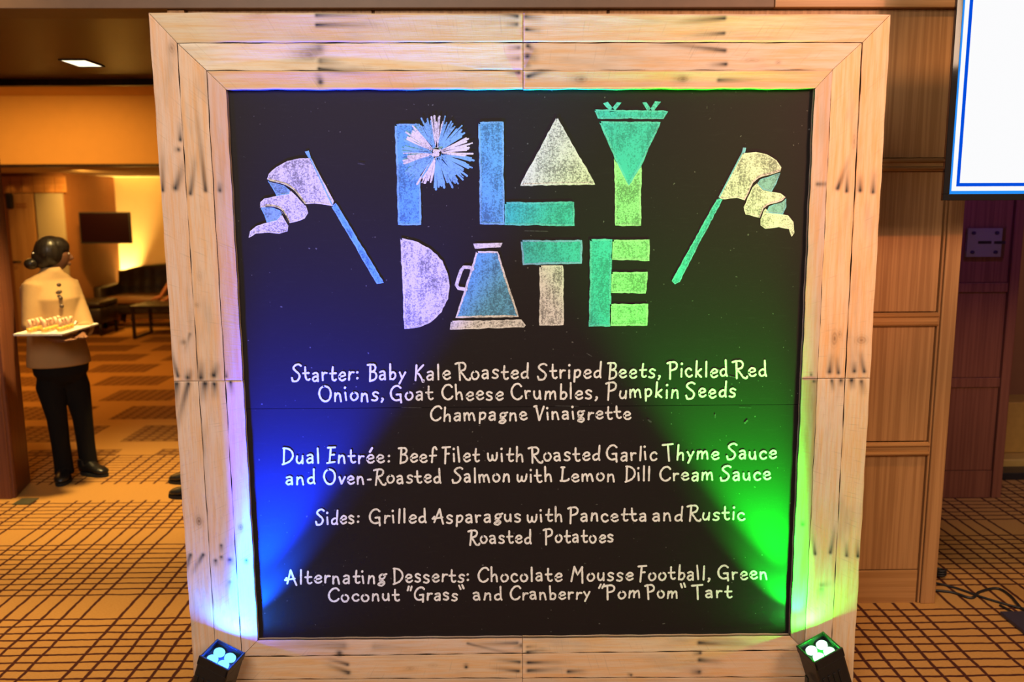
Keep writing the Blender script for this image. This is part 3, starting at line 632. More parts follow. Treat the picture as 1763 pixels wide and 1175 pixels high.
# ---- handwriting: a stroke alphabet (x, y; baseline 0, x-height .64, capitals 1)
# '~' smooth stroke, '!' straight stroke
G = {
'S': (.72, '~.72,.92 .55,1.02 .30,.95 .18,.78 .34,.60 .58,.40 .62,.18 .44,-.04 .14,-.06|!.14,-.06 .08,.16'),
'B': (.66, '!.04,.98 .24,1|!.24,1 .20,-.08|~.20,1 .50,.98 .60,.80 .50,.60 .24,.54|~.24,.54 .54,.50 .66,.28 .54,.04 .20,-.06'),
'K': (.68, '!.18,1 .16,-.04|!.62,1 .18,.48|~.18,.48 .36,.38 .52,.14 .66,-.16 .70,-.04'),
'k': (.50, '!.10,1 .08,0|!.42,.58 .10,.26|!.12,.30 .44,-.02'),
'R': (.74, '!-.06,.94 .14,1.0|!.20,1 .16,-.10|~.14,1.0 .48,1.0 .62,.82 .52,.58 .22,.48|~.22,.48 .42,.22 .60,-.04 .80,-.10 .86,.02'),
'P': (.64, '!-.04,.94 .10,1.0|!.16,1 .14,-.12|~.10,1.0 .46,1.02 .62,.84 .54,.58 .18,.44'),
'O': (.84, '~.36,1 .14,.84 .04,.48 .18,.10 .44,-.04 .70,.10 .82,.48 .74,.84 .50,1 .36,1'),
'G': (.80, '~.74,.86 .56,1 .30,.94 .08,.64 .10,.26 .34,.04 .64,.08|!.44,.42 .72,.44|!.70,.44 .72,-.12'),
'C': (.74, '~.74,.84 .58,1.0 .30,.94 .08,.60 .12,.22 .36,0 .62,.06 .74,.20'),
'V': (.66, '!-.04,.96 .14,1|!.10,1 .34,-.02|!.34,-.02 .64,.96'),
'D': (.72, '!.10,.98 .12,-.04|~.04,1 .36,.96 .62,.76 .70,.44 .54,.14 .28,-.02 .04,-.10'),
'E': (.56, '!.06,.98 .54,1|!.26,.98 .20,0|!.22,.50 .50,.52|!.04,-.04 .54,.04'),
'F': (.56, '!.0,.96 .56,1.0|!.24,.98 .20,-.10|!.22,.54 .48,.56'),
'T': (.62, '!-.06,.94 .64,1|!.30,.98 .32,-.12'),
'L': (.56, '!.08,1 .30,1|!.20,1 .12,.06|~.02,.02 .30,.0 .54,.08 .58,.16'),
'A': (.76, '!.42,.98 .12,-.0|!.42,.98 .60,.30 .74,-.12|!-.02,.26 .66,.36|!-.02,.26 .10,.42'),
'M': (.92, '!.18,1.0 .04,-.02|!.18,1.0 .44,.42 .72,.98|~.72,.98 .76,.5 .82,-.14'),
'Y': (.60, '!0,1 .28,.5|!.6,1 .2,-.1'),
'a': (.50, '~.06,.56 .24,.64 .38,.56 .40,.30 .42,-.02|~.40,.34 .18,.34 .04,.16 .16,-.02 .34,.06 .42,.16'),
'b': (.48, '!.08,1 .10,0|~.10,.36 .24,.54 .42,.46 .46,.22 .32,.0 .10,.04'),
'c': (.48, '~.46,.50 .32,.62 .12,.50 .06,.26 .18,.02 .36,.0 .48,.10'),
'd': (.52, '!.44,1 .44,.16 .50,-.02|~.44,.44 .26,.50 .06,.32 .10,.06 .26,.0 .44,.14'),
'e': (.50, '~.06,.28 .26,.32 .46,.40 .42,.56 .24,.62 .08,.44 .06,.20 .20,.0 .38,.02 .50,.12'),
'f': (.46, '~.46,.86 .34,1 .20,.88 .18,.50 .16,-.08|!.0,.46 .44,.48'),
'g': (.52, '~.44,.56 .24,.64 .08,.48 .16,.28 .36,.30 .44,.50 .30,.62|!.34,.60 .54,.66|~.20,.28 .10,.16 .34,.10 .46,-.08 .30,-.28 .06,-.20 .14,-.06 .34,-.02'),
'h': (.52, '!.08,1 .08,-.02|~.08,.30 .26,.54 .40,.48 .44,.24 .46,-.04'),
'i': (.18, '!.08,.60 .10,.0|!.08,.86 .09,.88'),
'l': (.18, '!.08,1 .10,0'),
'm': (.80, '!.06,.60 .06,0|~.06,.36 .22,.60 .34,.52 .38,.04|~.38,.36 .54,.60 .66,.52 .74,0'),
'n': (.52, '!.08,.60 .06,-.02|~.08,.36 .24,.58 .38,.52 .42,.28 .46,-.04'),
'o': (.52, '~.22,.62 .06,.46 .04,.22 .18,.0 .38,.04 .50,.28 .42,.54 .22,.62'),
'p': (.50, '!.08,.60 .10,-.28|~.08,.46 .26,.62 .44,.50 .42,.22 .26,.06 .10,.12'),
'r': (.38, '!.06,.60 .08,0|~.08,.34 .20,.56 .38,.56'),
's': (.44, '~.42,.54 .24,.64 .08,.52 .16,.36 .36,.24 .38,.08 .22,-.02 .04,.04'),
't': (.44, '~.20,.90 .18,.40 .22,.08 .36,0 .46,.08|!.02,.54 .44,.56'),
'u': (.52, '~.08,.58 .06,.24 .18,.02 .34,.08 .44,.30|!.44,.60 .46,0'),
'v': (.46, '!.04,.60 .24,0|!.24,0 .44,.60'),
'w': (.70, '~.06,.58 .08,.20 .20,.0 .34,.16 .36,.44|~.36,.44 .38,.14 .52,.02 .64,.22 .66,.62'),
'y': (.48, '!.06,.60 .24,.18|!.46,.60 .10,-.28'),
':': (.24, '!.10,.52 .12,.54|!.10,.08 .12,.10'),
',': (.22, '~.10,.10 .16,.06 .12,-.06 .06,-.16'),
'-': (.30, '!.04,.36 .26,.38'),
'"': (.34, '!.08,1.08 .02,.76|!.30,1.08 .24,.76'),
'“': (.34, '!.02,.78 .12,1.06|!.24,.78 .34,1.06'),
'”': (.36, '!.02,1.10 .12,.82|!.26,1.14 .36,.86'),
}
G['é'] = (G['e'][0], G['e'][1] + '|!.22,.80 .36,1.0')
SPACE = .19; LOWK = '"“”'
def word(txt, x0, x1, base, cap, parent, lw=3.3):
    adv = []; x = 0
    for i, ch in enumerate(txt): adv.append(x); x += G[ch][0] + SPACE
    ym = lambda y: y * .85 if y <= .64 else .544 + (y - .64) * (.456 / .36)
    tot = x - SPACE; s = (x1 - x0) / tot; rr = random.Random(txt + str(x0)); mb = MB()
    for ch, ax in zip(txt, adv):
        jy = rr.uniform(-.045, .045); tilt = rr.uniform(-.08, .10); sy = cap * rr.uniform(.96, 1.04)
        for k, stt in enumerate(G[ch][1].split('|')):
            pts = [tuple(float(v) for v in q.split(',')) for q in stt[1:].split(' ')]
            pp = [(x0 + (ax + px_ + tilt * py_) * s, base - ((py_ if ch.isupper() or ch in LOWK else ym(py_)) + jy) * sy) for px_, py_ in pts]
            if stt[0] == '~': pp = catmull(pp, 5)
            elif math.dist(pp[0], pp[-1]) > 6: pp = [Vector(pp[0]).lerp(Vector(pp[-1]), j / 5) for j in range(6)] if len(pp) == 2 else densify(pp + [], 5)[:-max(1, int(math.dist(pp[-1], pp[0]) / 5))] + [Vector(pp[-1])]
            ribbon(mb, pp, lw * (1.25 if ch in ':' or (ch in 'ié' and len(pts) == 2 and pts[0][1] > .7) else 1), CY - .00004 * (k % 3), .16, k + int(ax * 100))
    mb.build('word', M['ch_text'], parent)
TEXT = [
 (652, 26, [('Starter:', 498.6, 619.7), ('Baby', 630, 698.7), ('Kale', 709, 776.5), ('Roasted', 785.5, 911), ('Striped', 922, 1036), ('Beets,', 1042, 1139), ('Pickled', 1148, 1253.5), ('Red', 1262, 1321)]),
 (687.5, 26, [('Onions,', 546.6, 662), ('Goat', 669.5, 745.7), ('Cheese', 758, 866.5), ('Crumbles,', 877.4, 1030.5), ('Pumpkin', 1041, 1169.5), ('Seeds', 1177, 1267)]),
 (723, 24, [('Champagne', 736.5, 908), ('Vinaigrette', 917, 1086.5)]),
 (794.5, 25, [('Dual', 482, 550), ('Entrée:', 558.6, 672.6), ('Beef', 681, 751), ('Filet', 758, 824), ('with', 835, 901), ('Roasted', 909, 1032.5), ('Garlic', 1040, 1130), ('Thyme', 1140, 1237), ('Sauce', 1246, 1336)]),
 (830, 24, [('and', 488, 542), ('Oven-Roasted', 553.4, 758.7), ('Salmon', 773, 877.5), ('with', 884.7, 950), ('Lemon', 960.5, 1058), ('Dill', 1072, 1118.6), ('Cream', 1131, 1227.4), ('Sauce', 1234.5, 1326)]),
 (899, 24, [('Sides:', 537.7, 618), ('Grilled', 631, 732.6), ('Asparagus', 740, 895.7), ('with', 902, 967), ('Pancetta', 974, 1112), ('and', 1118.6, 1173.4), ('Rustic', 1179, 1281)]),
 (935.5, 23, [('Roasted', 801, 913), ('Potatoes', 932, 1054.5)]),
 (1001, 24, [('Alternating', 486, 661.4), ('Desserts:', 671, 806.5), ('Chocolate', 816, 964.7), ('Mousse', 977, 1087), ('Football,', 1092, 1221), ('Green', 1230, 1319)]),
 (1032.5, 22, [('Coconut', 558.4, 684.4), ('"Grass”', 694, 797.4), ('and', 808.8, 861.8), ('Cranberry', 871, 1013.5), ('“Pom', 1023, 1099.6), ('Pom”', 1107, 1176.6), ('Tart', 1187, 1256.6)])]
for base, cap, ws in TEXT:
    g = part('menu_line')
    for (t_, a, b) in ws: word(t_, a + 1.5, b - 2, base, cap, g)
# faint rubbed chalk marks on the black
mb = MB()
for (x, y, dx, dy, w) in [(1235, 640, 6, 3, 2), (1255, 652, 10, 2, 2), (1230, 718, 0, 5, 2), (1281, 733, 4, -4, 3), (1115, 726, 4, 3, 3), (955, 700, 40, 1, .8), (1272, 706, 20, 1, .6), (690, 700, 34, 1, .7), (620, 279, 10, 2, 2), (905, 398, 40, 1, 1), (1010, 610, 8, 5, 1.5)]:
    ribbon(mb, [(x, y), (x + dx, y + dy)], w)
mb.build('chalk_smudge', m_chalk('chalk_rubbed', (.10, .10, .10), .3, .6, .8), sign)['kind'] = 'stuff'

# ------------------------------------------------------------------ LED uplights
def uplight(px, sgn, col, lens_col, label, powers):
    base = at(px, 1165, -.10); base.z = 0; base.x -= .04 * sgn
    root = empty('uplight', (base.x, -.088, 0), label, 'stage light', 'uplights at the foot of the sign')
    # tilted head: local z is the beam axis
    H = Matrix.Translation((sgn * -.004, 0, .142)) @ Matrix.Rotation(R(20) * sgn, 4, 'Y') @ Matrix.Rotation(R(9), 4, 'X') @ Matrix.Rotation(R(-12) * sgn, 4, 'Z')
    w, h = .055, .10
    hb = MB(); hb.box(-w, w, -w, w, -.085, h - .022, .008)
    hb.build('housing', M['black_metal'], root, False, H)
    rm = MB(); t_ = .007
    rm.box(-w, w, w - t_, w, h - .03, h - .002, .002); rm.box(-w, -w + t_, -w, w, h - .03, h - .001, .002); rm.box(w - t_, w, -w, w, h - .03, h - .001, .002); rm.box(-w, w, -w, -w + t_, h - .03, h + .004, .002)
    rim = rm.build('rim', M['black_metal'], root, False, H)
    for k in range(4):
        fz = MB(); fz.box(-w + .01 + k * .02, -w + .02 + k * .02, -w - .003, -w, -.06, .03, .001); fz.build('cooling_fin', M['black_metal'], root, False, H)
    for a in (-.0205, .0205):
        for b in (-.0205, .0205):
            l = MB(); l.lathe([(.0185, h - .022), (.0185, h - .014), (.015, h - .010), (.006, h - .008), (.0005, h - .0078)], (a, b, 0), 20)
            l.build('lens', emit('led_lens', lens_col, 2.2), root, True, H)
    lamp('recess_glow', 'POINT', (root.matrix_basis @ H @ Vector((0, 0, h - .003))), (0, 0, 0), 1.3, col, .003)
    yk = MB()
    for s_ in (-1, 1): yk.box(s_ * (w + .004) - .003, s_ * (w + .004) + .003, -.012, .012, .012, .12, .001)
    yk.box(-w - .007, w + .007, -.03, .03, .0, .012, .002); yk.build('yoke', M['black_metal'], root)
    MB().tube([(0, -.05, .05), (-sgn * .02, -.10, .01), (-sgn * .12, -.13, .006), (-sgn * .3, -.2, .006)], .004, 8).build('power_cable', M['cable'], root, True)
    o = root.matrix_basis @ H @ Vector((0, .030, h + .005))
    ax = (root.matrix_basis.to_3x3() @ H.to_3x3() @ Vector((0, 0, 1))).normalized()
    return o, ax
BL, GR = (.0, .03, 1), (.0, 1, .02)
ob, ax = uplight(386, 1, BL, (.16, .62, 1.0), 'black square uplight shining blue at left foot of sign', 1)
lamp('uplight_blue_beam', 'SPOT', ob, ob + Vector((.34, .05, 1)), 2000, (.0, .025, 1), .012, 39, .8)
lamp('uplight_blue_spill', 'SPOT', ob, ob + Vector((.30, .10, 1)), 9, (.02, .20, 1), .012, 165, .5)
lamp('uplight_blue_near', 'SPOT', ob, ob + Vector((.40, .44, 1)), 170, (.0, .08, 1), .008, 52, .75)
og, ax = uplight(1396, -1, GR, (.55, 1.0, .7), 'black square uplight shining green at right foot of sign', 1)
lamp('uplight_green_beam', 'SPOT', og, og + Vector((-.34, .05, 1)), 800, (.0, 1, .02), .012, 39, .8)
lamp('uplight_green_spill', 'SPOT', og, og + Vector((-.30, .10, 1)), 4.5, (.05, 1, .10), .012, 165, .5)

lamp('uplight_green_near', 'SPOT', og, og + Vector((-.40, .44, 1)), 85, (.0, 1, .03), .008, 52, .75)

# ------------------------------------------------------------------ large screen at the right
TY = .35
p0 = at(1624, 353, TY); sx, sz = p0.x, p0.z; sw, sh = 1.45, .84
tv = empty('display_screen', (sx + sw / 2, TY, 0), 'large bright white display screen with blue border on floor stand', 'screen')
L0 = -sw / 2
def rect_ring(mb, i0, i1, Y):
    a = (L0 + i0, L0 + sw - i0, sz + i0, sz + sh - i0); b = (L0 + i1, L0 + sw - i1, sz + i1, sz + sh - i1)
    v = [(a[0], Y, a[2]), (a[1], Y, a[2]), (a[1], Y, a[3]), (a[0], Y, a[3]), (b[0], Y, b[2]), (b[1], Y, b[2]), (b[1], Y, b[3]), (b[0], Y, b[3])]
    mb.add(v, [(0, 1, 5, 4), (1, 2, 6, 5), (2, 3, 7, 6), (3, 0, 4, 7)])
MB().box(L0 + .03, L0 + sw - .03, .0105, .055, sz + .03, sz + sh - .03, .006).build('back_case', M['black_plastic'], tv)
bz = MB(); B_ = .023
bz.box(L0, L0 + sw, -.006, .01, sz, sz + B_, .002); bz.box(L0, L0 + sw, -.006, .01, sz + sh - B_, sz + sh, .002); bz.box(L0, L0 + B_, -.006, .01, sz + B_, sz + sh - B_, .002); bz.box(L0 + sw - B_, L0 + sw, -.006, .01, sz + B_, sz + sh - B_, .002)
bz.build('bezel', M['black_gloss'], tv)
s_ = MB(); s_.cur = 1; rect_ring(s_, .0225, .034, .004); s_.cur = 0; rect_ring(s_, .034, .050, .004); s_.cur = 2; rect_ring(s_, .050, .062, .004); s_.cur = 0
i_ = .062; s_.add([(L0 + i_, .004, sz + i_), (L0 + sw - i_, .004, sz + i_), (L0 + sw - i_, .004, sz + sh - i_), (L0 + i_, .004, sz + sh - i_)], [(0, 1, 2, 3)])
s_.build('screen', [M['screen_white'], M['screen_azure'], M['screen_blue']], tv)
bx_ = atz(1716, 1068)
MB().box(bx_.x - tv.location.x, -(bx_.x - tv.location.x), bx_.y - TY - .36, bx_.y - TY, 0.001, .018, .004).build('stand_base', M['stand'], tv)
MB().tube([(0, .09, .012), (0, .09, sz + .5)], .03, 12).build('stand_pole', M['black_metal'], tv, True)
MB().box(-.2, .2, .056, .085, sz + .2, sz + .5, .004).build('mount_plate', M['black_metal'], tv)

# cables on the floor
def cable(name, pts, label, r=.005):
    P = [atz(x, y, .006) for x, y in pts]; P = catmull3(P)
    return tag(MB().tube(P, r, 8).build(name, M['cable'], None, True), label, 'cable')
def catmull3(P, k=6):
    P = [P[0]] + P + [P[-1]]; out = []
    for i in range(1, len(P) - 2):
        for j in range(k):
            t = j / k; a, b, c, d = P[i - 1], P[i], P[i + 1], P[i + 2]
            out.append(.5 * ((2 * b) + (c - a) * t + (2 * a - 5 * b + 4 * c - d) * t * t + (3 * b - a - 3 * c + d) * t ** 3))
    return out + [P[-2]]
cable('floor_cable', [(1600, 1010), (1640, 1020), (1690, 1038), (1740, 1053), (1763, 1058), (1800, 1062)], 'black cable running straight over carpet to the screen stand')
cable('floor_cable', [(1600, 1024), (1635, 1028), (1668, 1038), (1682, 1028), (1712, 1022), (1735, 1035), (1758, 1060), (1790, 1066)], 'black cable looping over carpet beside the timber wall', .006)
cable('floor_cable', [(1717, 1051), (1735, 1061), (1748, 1068), (1790, 1075)], 'short black cable end beside the screen stand base')
c_ = atz(1614, 1002, .0); mb = MB()
mb.tube([(c_.x + .022 * math.cos(a * .5), c_.y + .022 * math.sin(a * .5), .008 + .0009 * a) for a in range(38)], .0055, 6)
tag(mb.build('cable_coil', M['cable'], None, True), 'small coil of black cable at the foot of the timber wall', 'cable')

# acrylic room sign on the purple lit wall
a_, b_ = at(1667, 400, QY), at(1727, 452, QY)
sg = empty('wall_plaque', ((a_.x + b_.x) / 2, QY + .002, (a_.z + b_.z) / 2), 'clear acrylic wall plaque with pale card and four dark bolts', 'plaque')
hw, hh = (b_.x - a_.x) / 2, (a_.z - b_.z) / 2
MB().box(-hw + .006, hw - .012, -.004, .001, -hh + .004, hh - .004, .001).build('card', M['plaque'], sg)
MB().box(-hw - .004, hw + .004, -.012, -.006, -hh - .006, hh + .006, .002).build('acrylic_sheet', M['acrylic'], sg)
for x in (-hw + .035, hw - .045):
    for z in (-hh + .03, hh - .03): MB().tube([(x, -.004, z), (x, -.0175, z)], .010, 12).build('bolt', M['ink'], sg, True)
tx = MB(); tx.box(-.04, .035, -.0052, -.004, -.007, .009); tx.box(.05, .115, -.0052, -.004, -.008, .008); tx.build('lettering', M['ink'], sg)

# vestibule downlight
q = [at(117, 95, 2.2), at(155, 94, 2.2), at(175, 107, 2.2), at(137, 108, 2.2)]
qq = [atz(x, y, 2.438) for x, y in ((117, 95), (155, 94), (175, 107), (137, 108))]
cx = sum(v.x for v in qq) / 4; cy_ = sum(v.y for v in qq) / 4
dl = empty('ceiling_downlight', (cx, cy_, 2.44), 'small square glowing downlight in the dark brown ceiling', 'ceiling light')
MB().box(-.062, .062, -.10, .10, -.004, .0, 0).build('diffuser', M['lamp_panel'], dl)
fr = MB(); fr.box(-.07, -.062, -.108, .108, -.006, .0); fr.box(.062, .07, -.108, .108, -.006, .0); fr.box(-.062, .062, .10, .108, -.006, 0); fr.box(-.062, .062, -.108, -.10, -.006, 0); fr.build('trim_ring', M['black_metal'], dl)

# floor plate by the left timber wall
v0, v1 = atz(22, 863), atz(66, 851)
tag(MB().box(-2.90, -2.80, 2.045, 2.15, .0, .006, .002).build('floor_plate', plain('dark_green_brass', (.05, .05, .03), .5)), 'small dark metal floor plate at foot of left timber wall', 'floor plate')

# ------------------------------------------------------------------ lounge furniture
# wall television
a_, b_ = at(137, 358, 8.85), at(228, 413, 8.85)
t2 = empty('wall_television', ((a_.x + b_.x) / 2, 8.85, (a_.z + b_.z) / 2), 'dark switched off television on bracket on the far lounge wall', 'television', rz=0)
hw, hh = (b_.x - a_.x) / 2, (a_.z - b_.z) / 2
MB().box(-hw, hw, 0, .05, -hh, hh, .006).build('case', M['black_plastic'], t2)
MB().box(-hw + .015, hw - .015, -.003, .001, -hh + .02, hh - .015, 0).build('screen', plain('dark_red_glass', (.006, .001, .001), .3, spec=.15), t2)
MB().tube([(0, .05, 0), (0, .14, 0), (XC - t2.location.x + .005, .5, 0)], .022, 8).build('wall_bracket', M['black_metal'], t2)

def soft_box(mb, x0, x1, y0, y1, z0, z1, c=.03, M_=None): mb.box(x0, x1, y0, y1, z0, z1, c, M_)
def sofa(loc, w, label):
    e = empty('sofa', loc, label, 'sofa'); 
    # back: arched top, tufted
    nx, nz = 40, 14; vs = []; fs = []
    for side in (0, 1):
        for i in range(nx + 1):
            for j in range(nz + 1):
                u = i / nx; v = j / nz; x = -w / 2 + w * u; top = .78 + .10 * math.sin(PI * min(1, max(0, u * 1.15 - .07))) ** .6
                z = .32 + (top - .32) * v; y = .30 + .10 * v
                if side == 0:
                    tu = abs(math.sin(u * PI * w / .16)) * abs(math.sin(v * PI * 3 + (0))) ; y -= .05 + .018 * tu
                else: y += .10
                vs.append((x, y, z))
    n1 = (nx + 1) * (nz + 1); I = lambda s, i, j: s * n1 + i * (nz + 1) + j
    for i in range(nx):
        for j in range(nz):
            fs.append((I(0, i, j), I(0, i + 1, j), I(0, i + 1, j + 1), I(0, i, j + 1))); fs.append((I(1, i, j), I(1, i, j + 1), I(1, i + 1, j + 1), I(1, i + 1, j)))
    for i in range(nx): fs.append((I(0, i, nz), I(0, i + 1, nz), I(1, i + 1, nz), I(1, i, nz))); fs.append((I(0, i, 0), I(1, i, 0), I(1, i + 1, 0), I(0, i + 1, 0)))
    for j in range(nz): fs.append((I(0, 0, j), I(0, 0, j + 1), I(1, 0, j + 1), I(1, 0, j))); fs.append((I(0, nx, j), I(1, nx, j), I(1, nx, j + 1), I(0, nx, j + 1)))
    MB().add(vs, fs).build('backrest', M['leather'], e, True)
    for r_ in range(2):
        for k in range(int(w / .16)):
            x = -w / 2 + .16 * (k + (.5 if r_ else 1)) ; z = .52 + r_ * .15
            if x < w / 2 - .05: MB().ball((x, .26 + r_ * .035, z), .012, .008, .012, 8, 5).build('tuft_button', M['leather'], e, True)
    MB().box(-w / 2 + .06, w / 2 - .06, -.38, .30, .20, .34, .03).build('seat_base', M['leather'], e, True)
    for k in (0, 1): MB().box(-w / 2 + .08 + k * (w - .16) / 2 + .004, -w / 2 + .08 + (k + 1) * (w - .16) / 2 - .004, -.40, .26, .342, .45, .035).build('seat_cushion', M['leather_seat'], e, True)
    for s_ in (-1, 1):
        MB().box(s_ * w / 2 - .065, s_ * w / 2 + .065, -.38, .34, .12, .60, .04).build('armrest', M['leather'], e, True)
        for y in (-.32, .32): MB().tube([(s_ * (w / 2 - .06), y, .125), (s_ * (w / 2 - .05), y, .0)], [.03, .018], 8).build('leg', M['dark_wood'], e, True)
    return e
sp = atz(193, 553); sofa((sp.x + .88, 9.85, 0), 1.75, 'dark tufted leather sofa with arched back by the glowing wall')
def stool(loc):
    e = empty('ottoman', loc, 'dark leather ottoman on tapered legs left of the sofa', 'ottoman')
    MB().box(-.27, .22, -.26, .30, .17, .38, .03).build('base', M['leather'], e, True); MB().box(-.27, .22, -.27, .30, .385, .47, .035).build('cushion', M['leather'], e, True)
    for x in (-.22, .18):
        for y in (-.22, .25): MB().tube([(x, y, .175), (x, y, 0)], [.028, .016], 8).build('leg', M['dark_wood'], e, True)
op = atz(172, 572); stool((op.x - .16, op.y + .22, 0))
def ctable(p):
    e = empty('coffee_table', p, 'low dark coffee table on sled legs before the sofa', 'table')
    MB().box(-.02, 1.1, -.02, .60, .40, .44, .004).build('table_top', M['dark_wood'], e)
    for x in (0, 1.05):
        l = MB(); l.box(x, x + .035, 0, .035, .02, .40); l.box(x, x + .035, .55, .585, .02, .40); l.box(x, x + .035, 0, .585, 0, .03); l.build('sled_leg', M['dark_wood'], e)
tp = atz(229, 578); ctable((tp.x, tp.y, 0))
# floor uplighter behind the sofa
up = atz(203, 541, 0); ux, uy = at(207, 480, 10.4).x, 10.36
ul = empty('floor_uplighter', (ux, uy, 0), 'low black floor uplighter glowing yellow against wall behind the sofa', 'floor lamp')
MB().lathe([(.05, 0), (.05, .03), (.03, .05), (.03, .16), (.055, .22), (.05, .222)], (0, 0, 0), 16).build('lamp_body', M['black_metal'], ul, True)
MB().lathe([(.04, .224), (.03, .23), (.002, .232)], (0, 0, 0), 16).build('bulb', M['spot_glow'], ul, True)
lamp('uplighter_light', 'SPOT', (ux, uy + .05, .25), (ux, uy + .15, 1.2), 1100, (1, .66, .16), .03, 60, .8)
lamp('uplighter_light_wide', 'SPOT', (ux - .1, uy - .1, .25), (ux - .05, uy + .1, 1.6), 120, (1, .45, .06), .03, 120, .9)

# ------------------------------------------------------------------ people
def skin_mesh(chains, edges_r):
    """chains: list of lists of (point, radius); first points may repeat to join"""
    verts = []; rad = []; edges = []; key = {}
    def vid(p, r):
        k = tuple(round(c, 4) for c in p)
        if k not in key: key[k] = len(verts); verts.append(tuple(p)); rad.append(r)
        return key[k]
    for ch in chains:
        ids = [vid(p, r) for p, r in ch]; edges += [(a, b) for a, b in zip(ids, ids[1:])]
    me = bpy.data.meshes.new('tmp'); me.from_pydata(verts, edges, []); me.update()
    o = bpy.data.objects.new('tmp', me); COL.objects.link(o)
    md = o.modifiers.new('s', 'SKIN'); md.use_smooth_shade = True
    if not me.skin_vertices: pass
    sv = me.skin_vertices[0].data if me.skin_vertices else None
    if sv is None:
        bpy.context.view_layer.objects.active = o; bpy.ops.mesh.customdata_skin_add(); sv = me.skin_vertices[0].data
    for i, r in enumerate(rad): sv[i].radius = (r, r); sv[i].use_root = (i == 0)
    o.modifiers.new('ss', 'SUBSURF').levels = 1
    dg = bpy.context.evaluated_depsgraph_get(); dg.update()
    m2 = bpy.data.meshes.new_from_object(o.evaluated_get(dg)); bpy.data.objects.remove(o)
    return [tuple(v.co) for v in m2.vertices], [tuple(p.vertices) for p in m2.polygons]
def hand(wrist, d, nrm, side, curl=.5, s=1.):
    """finger chains; d = hand direction, nrm = back of the hand, side = +1/-1 thumb side"""
    d = Vector(d).normalized(); nrm = (Vector(nrm) - d * Vector(nrm).dot(d)).normalized(); lat = d.cross(nrm) * side
    W_ = Vector(wrist); ch = []; palm = W_ + d * .045 * s
    ch.append([(W_, .024 * s), (palm, .026 * s)])
    for k, ln in enumerate((.070, .078, .073, .058)):
        b = W_ + d * .082 * s + lat * (.030 - .020 * k) * s; c = [(palm, .026 * s), (b, .0125 * s)]; p = b; a = 0
        for j, f in enumerate((.45, .32, .25)):
            a += curl * (.55 + .2 * j); p = p + (d * math.cos(a) - nrm * math.sin(a)) * ln * f * s; c.append((p, (.0095 - .001 * j) * s))
        ch.append(c)
    t0 = W_ + d * .025 * s + lat * .022 * s; t1 = t0 + (d * .6 + lat * .8 - nrm * .2).normalized() * .034 * s; t2_ = t1 + (d * .85 + lat * .35 - nrm * .5).normalized() * .03 * s
    ch.append([(palm, .026 * s), (t0, .015 * s), (t1, .011 * s), (t2_, .009 * s)])
    return ch
def head_geo(mb, c, face, up=Vector((0, 0, 1)), s=1.):
    f = Vector(face).normalized(); r_ = f.cross(up).normalized(); c = Vector(c); n, m = 24, 18; vs = []; fs = []
    for i in range(m + 1):
        th = PI * i / m; z = math.cos(th)
        for k in range(n):
            ph = 2 * PI * k / n; x = math.sin(th) * math.cos(ph); y = math.sin(th) * math.sin(ph)      # y forward
            sx_, sy, szz = .075, .095, .115
            if z < 0: sx_ *= 1 + .30 * z; sy *= (1 + .12 * z)
            if z < -.1 and y < 0: sy *= .8
            px_, py_, pz = x * sx_, y * sy, z * szz
            if y > .5:
                py_ -= .006 * math.exp(-((abs(px_) - .03) / .014) ** 2 - ((pz - .005) / .012) ** 2)   # eye sockets
                py_ += .008 * math.exp(-(px_ / .03) ** 2 - ((pz + .06) / .02) ** 2)
            vs.append(c + (r_ * px_ + f * py_ + up * pz) * s)
    for i in range(m):
        for k in range(n): fs.append((i * n + k, (i + 1) * n + k, (i + 1) * n + (k + 1) % n, i * n + (k + 1) % n))
    mb.add(vs, fs)
    P = lambda x, y, z: c + (r_ * x + f * y + up * z) * s
    mb.tube([P(0, .085, .012), P(0, .097, -.008), P(0, .108, -.028), P(0, .092, -.038)], [.007 * s, .009 * s, .013 * s, .008 * s], 8)   # nose
    mb.tube([P(-.022, .083, -.062), P(0, .093, -.060), P(.022, .083, -.062)], [.004 * s, .0075 * s, .004 * s], 8)
    mb.tube([P(-.018, .082, -.070), P(0, .091, -.071), P(.018, .082, -.070)], [.004 * s, .0075 * s, .004 * s], 8)
    for q in (-1, 1): mb.loft([(P(q * .070, -.008, 0), (f * .012 + up * .002) * s, up * .022 * s), (P(q * .079, -.014, .002), f * .018 * s, up * .030 * s), (P(q * .083, -.018, .004), f * .014 * s, up * .026 * s)], 10)
    return P
def remeshed(name, mb, mat, parent, vox, it=2):
    o = mb.build(name, mat, parent, True); md = o.modifiers.new('r', 'REMESH'); md.mode = 'VOXEL'; md.voxel_size = vox; md.use_smooth_shade = True
    sm = o.modifiers.new('s', 'SMOOTH'); sm.iterations = it; sm.factor = .5
    dg = bpy.context.evaluated_depsgraph_get(); dg.update(); m2 = bpy.data.meshes.new_from_object(o.evaluated_get(dg)); o.modifiers.clear(); o.data = m2
    if not m2.materials: m2.materials.append(mat)
    for p in m2.polygons: p.use_smooth = True; p.material_index = 0
    return o
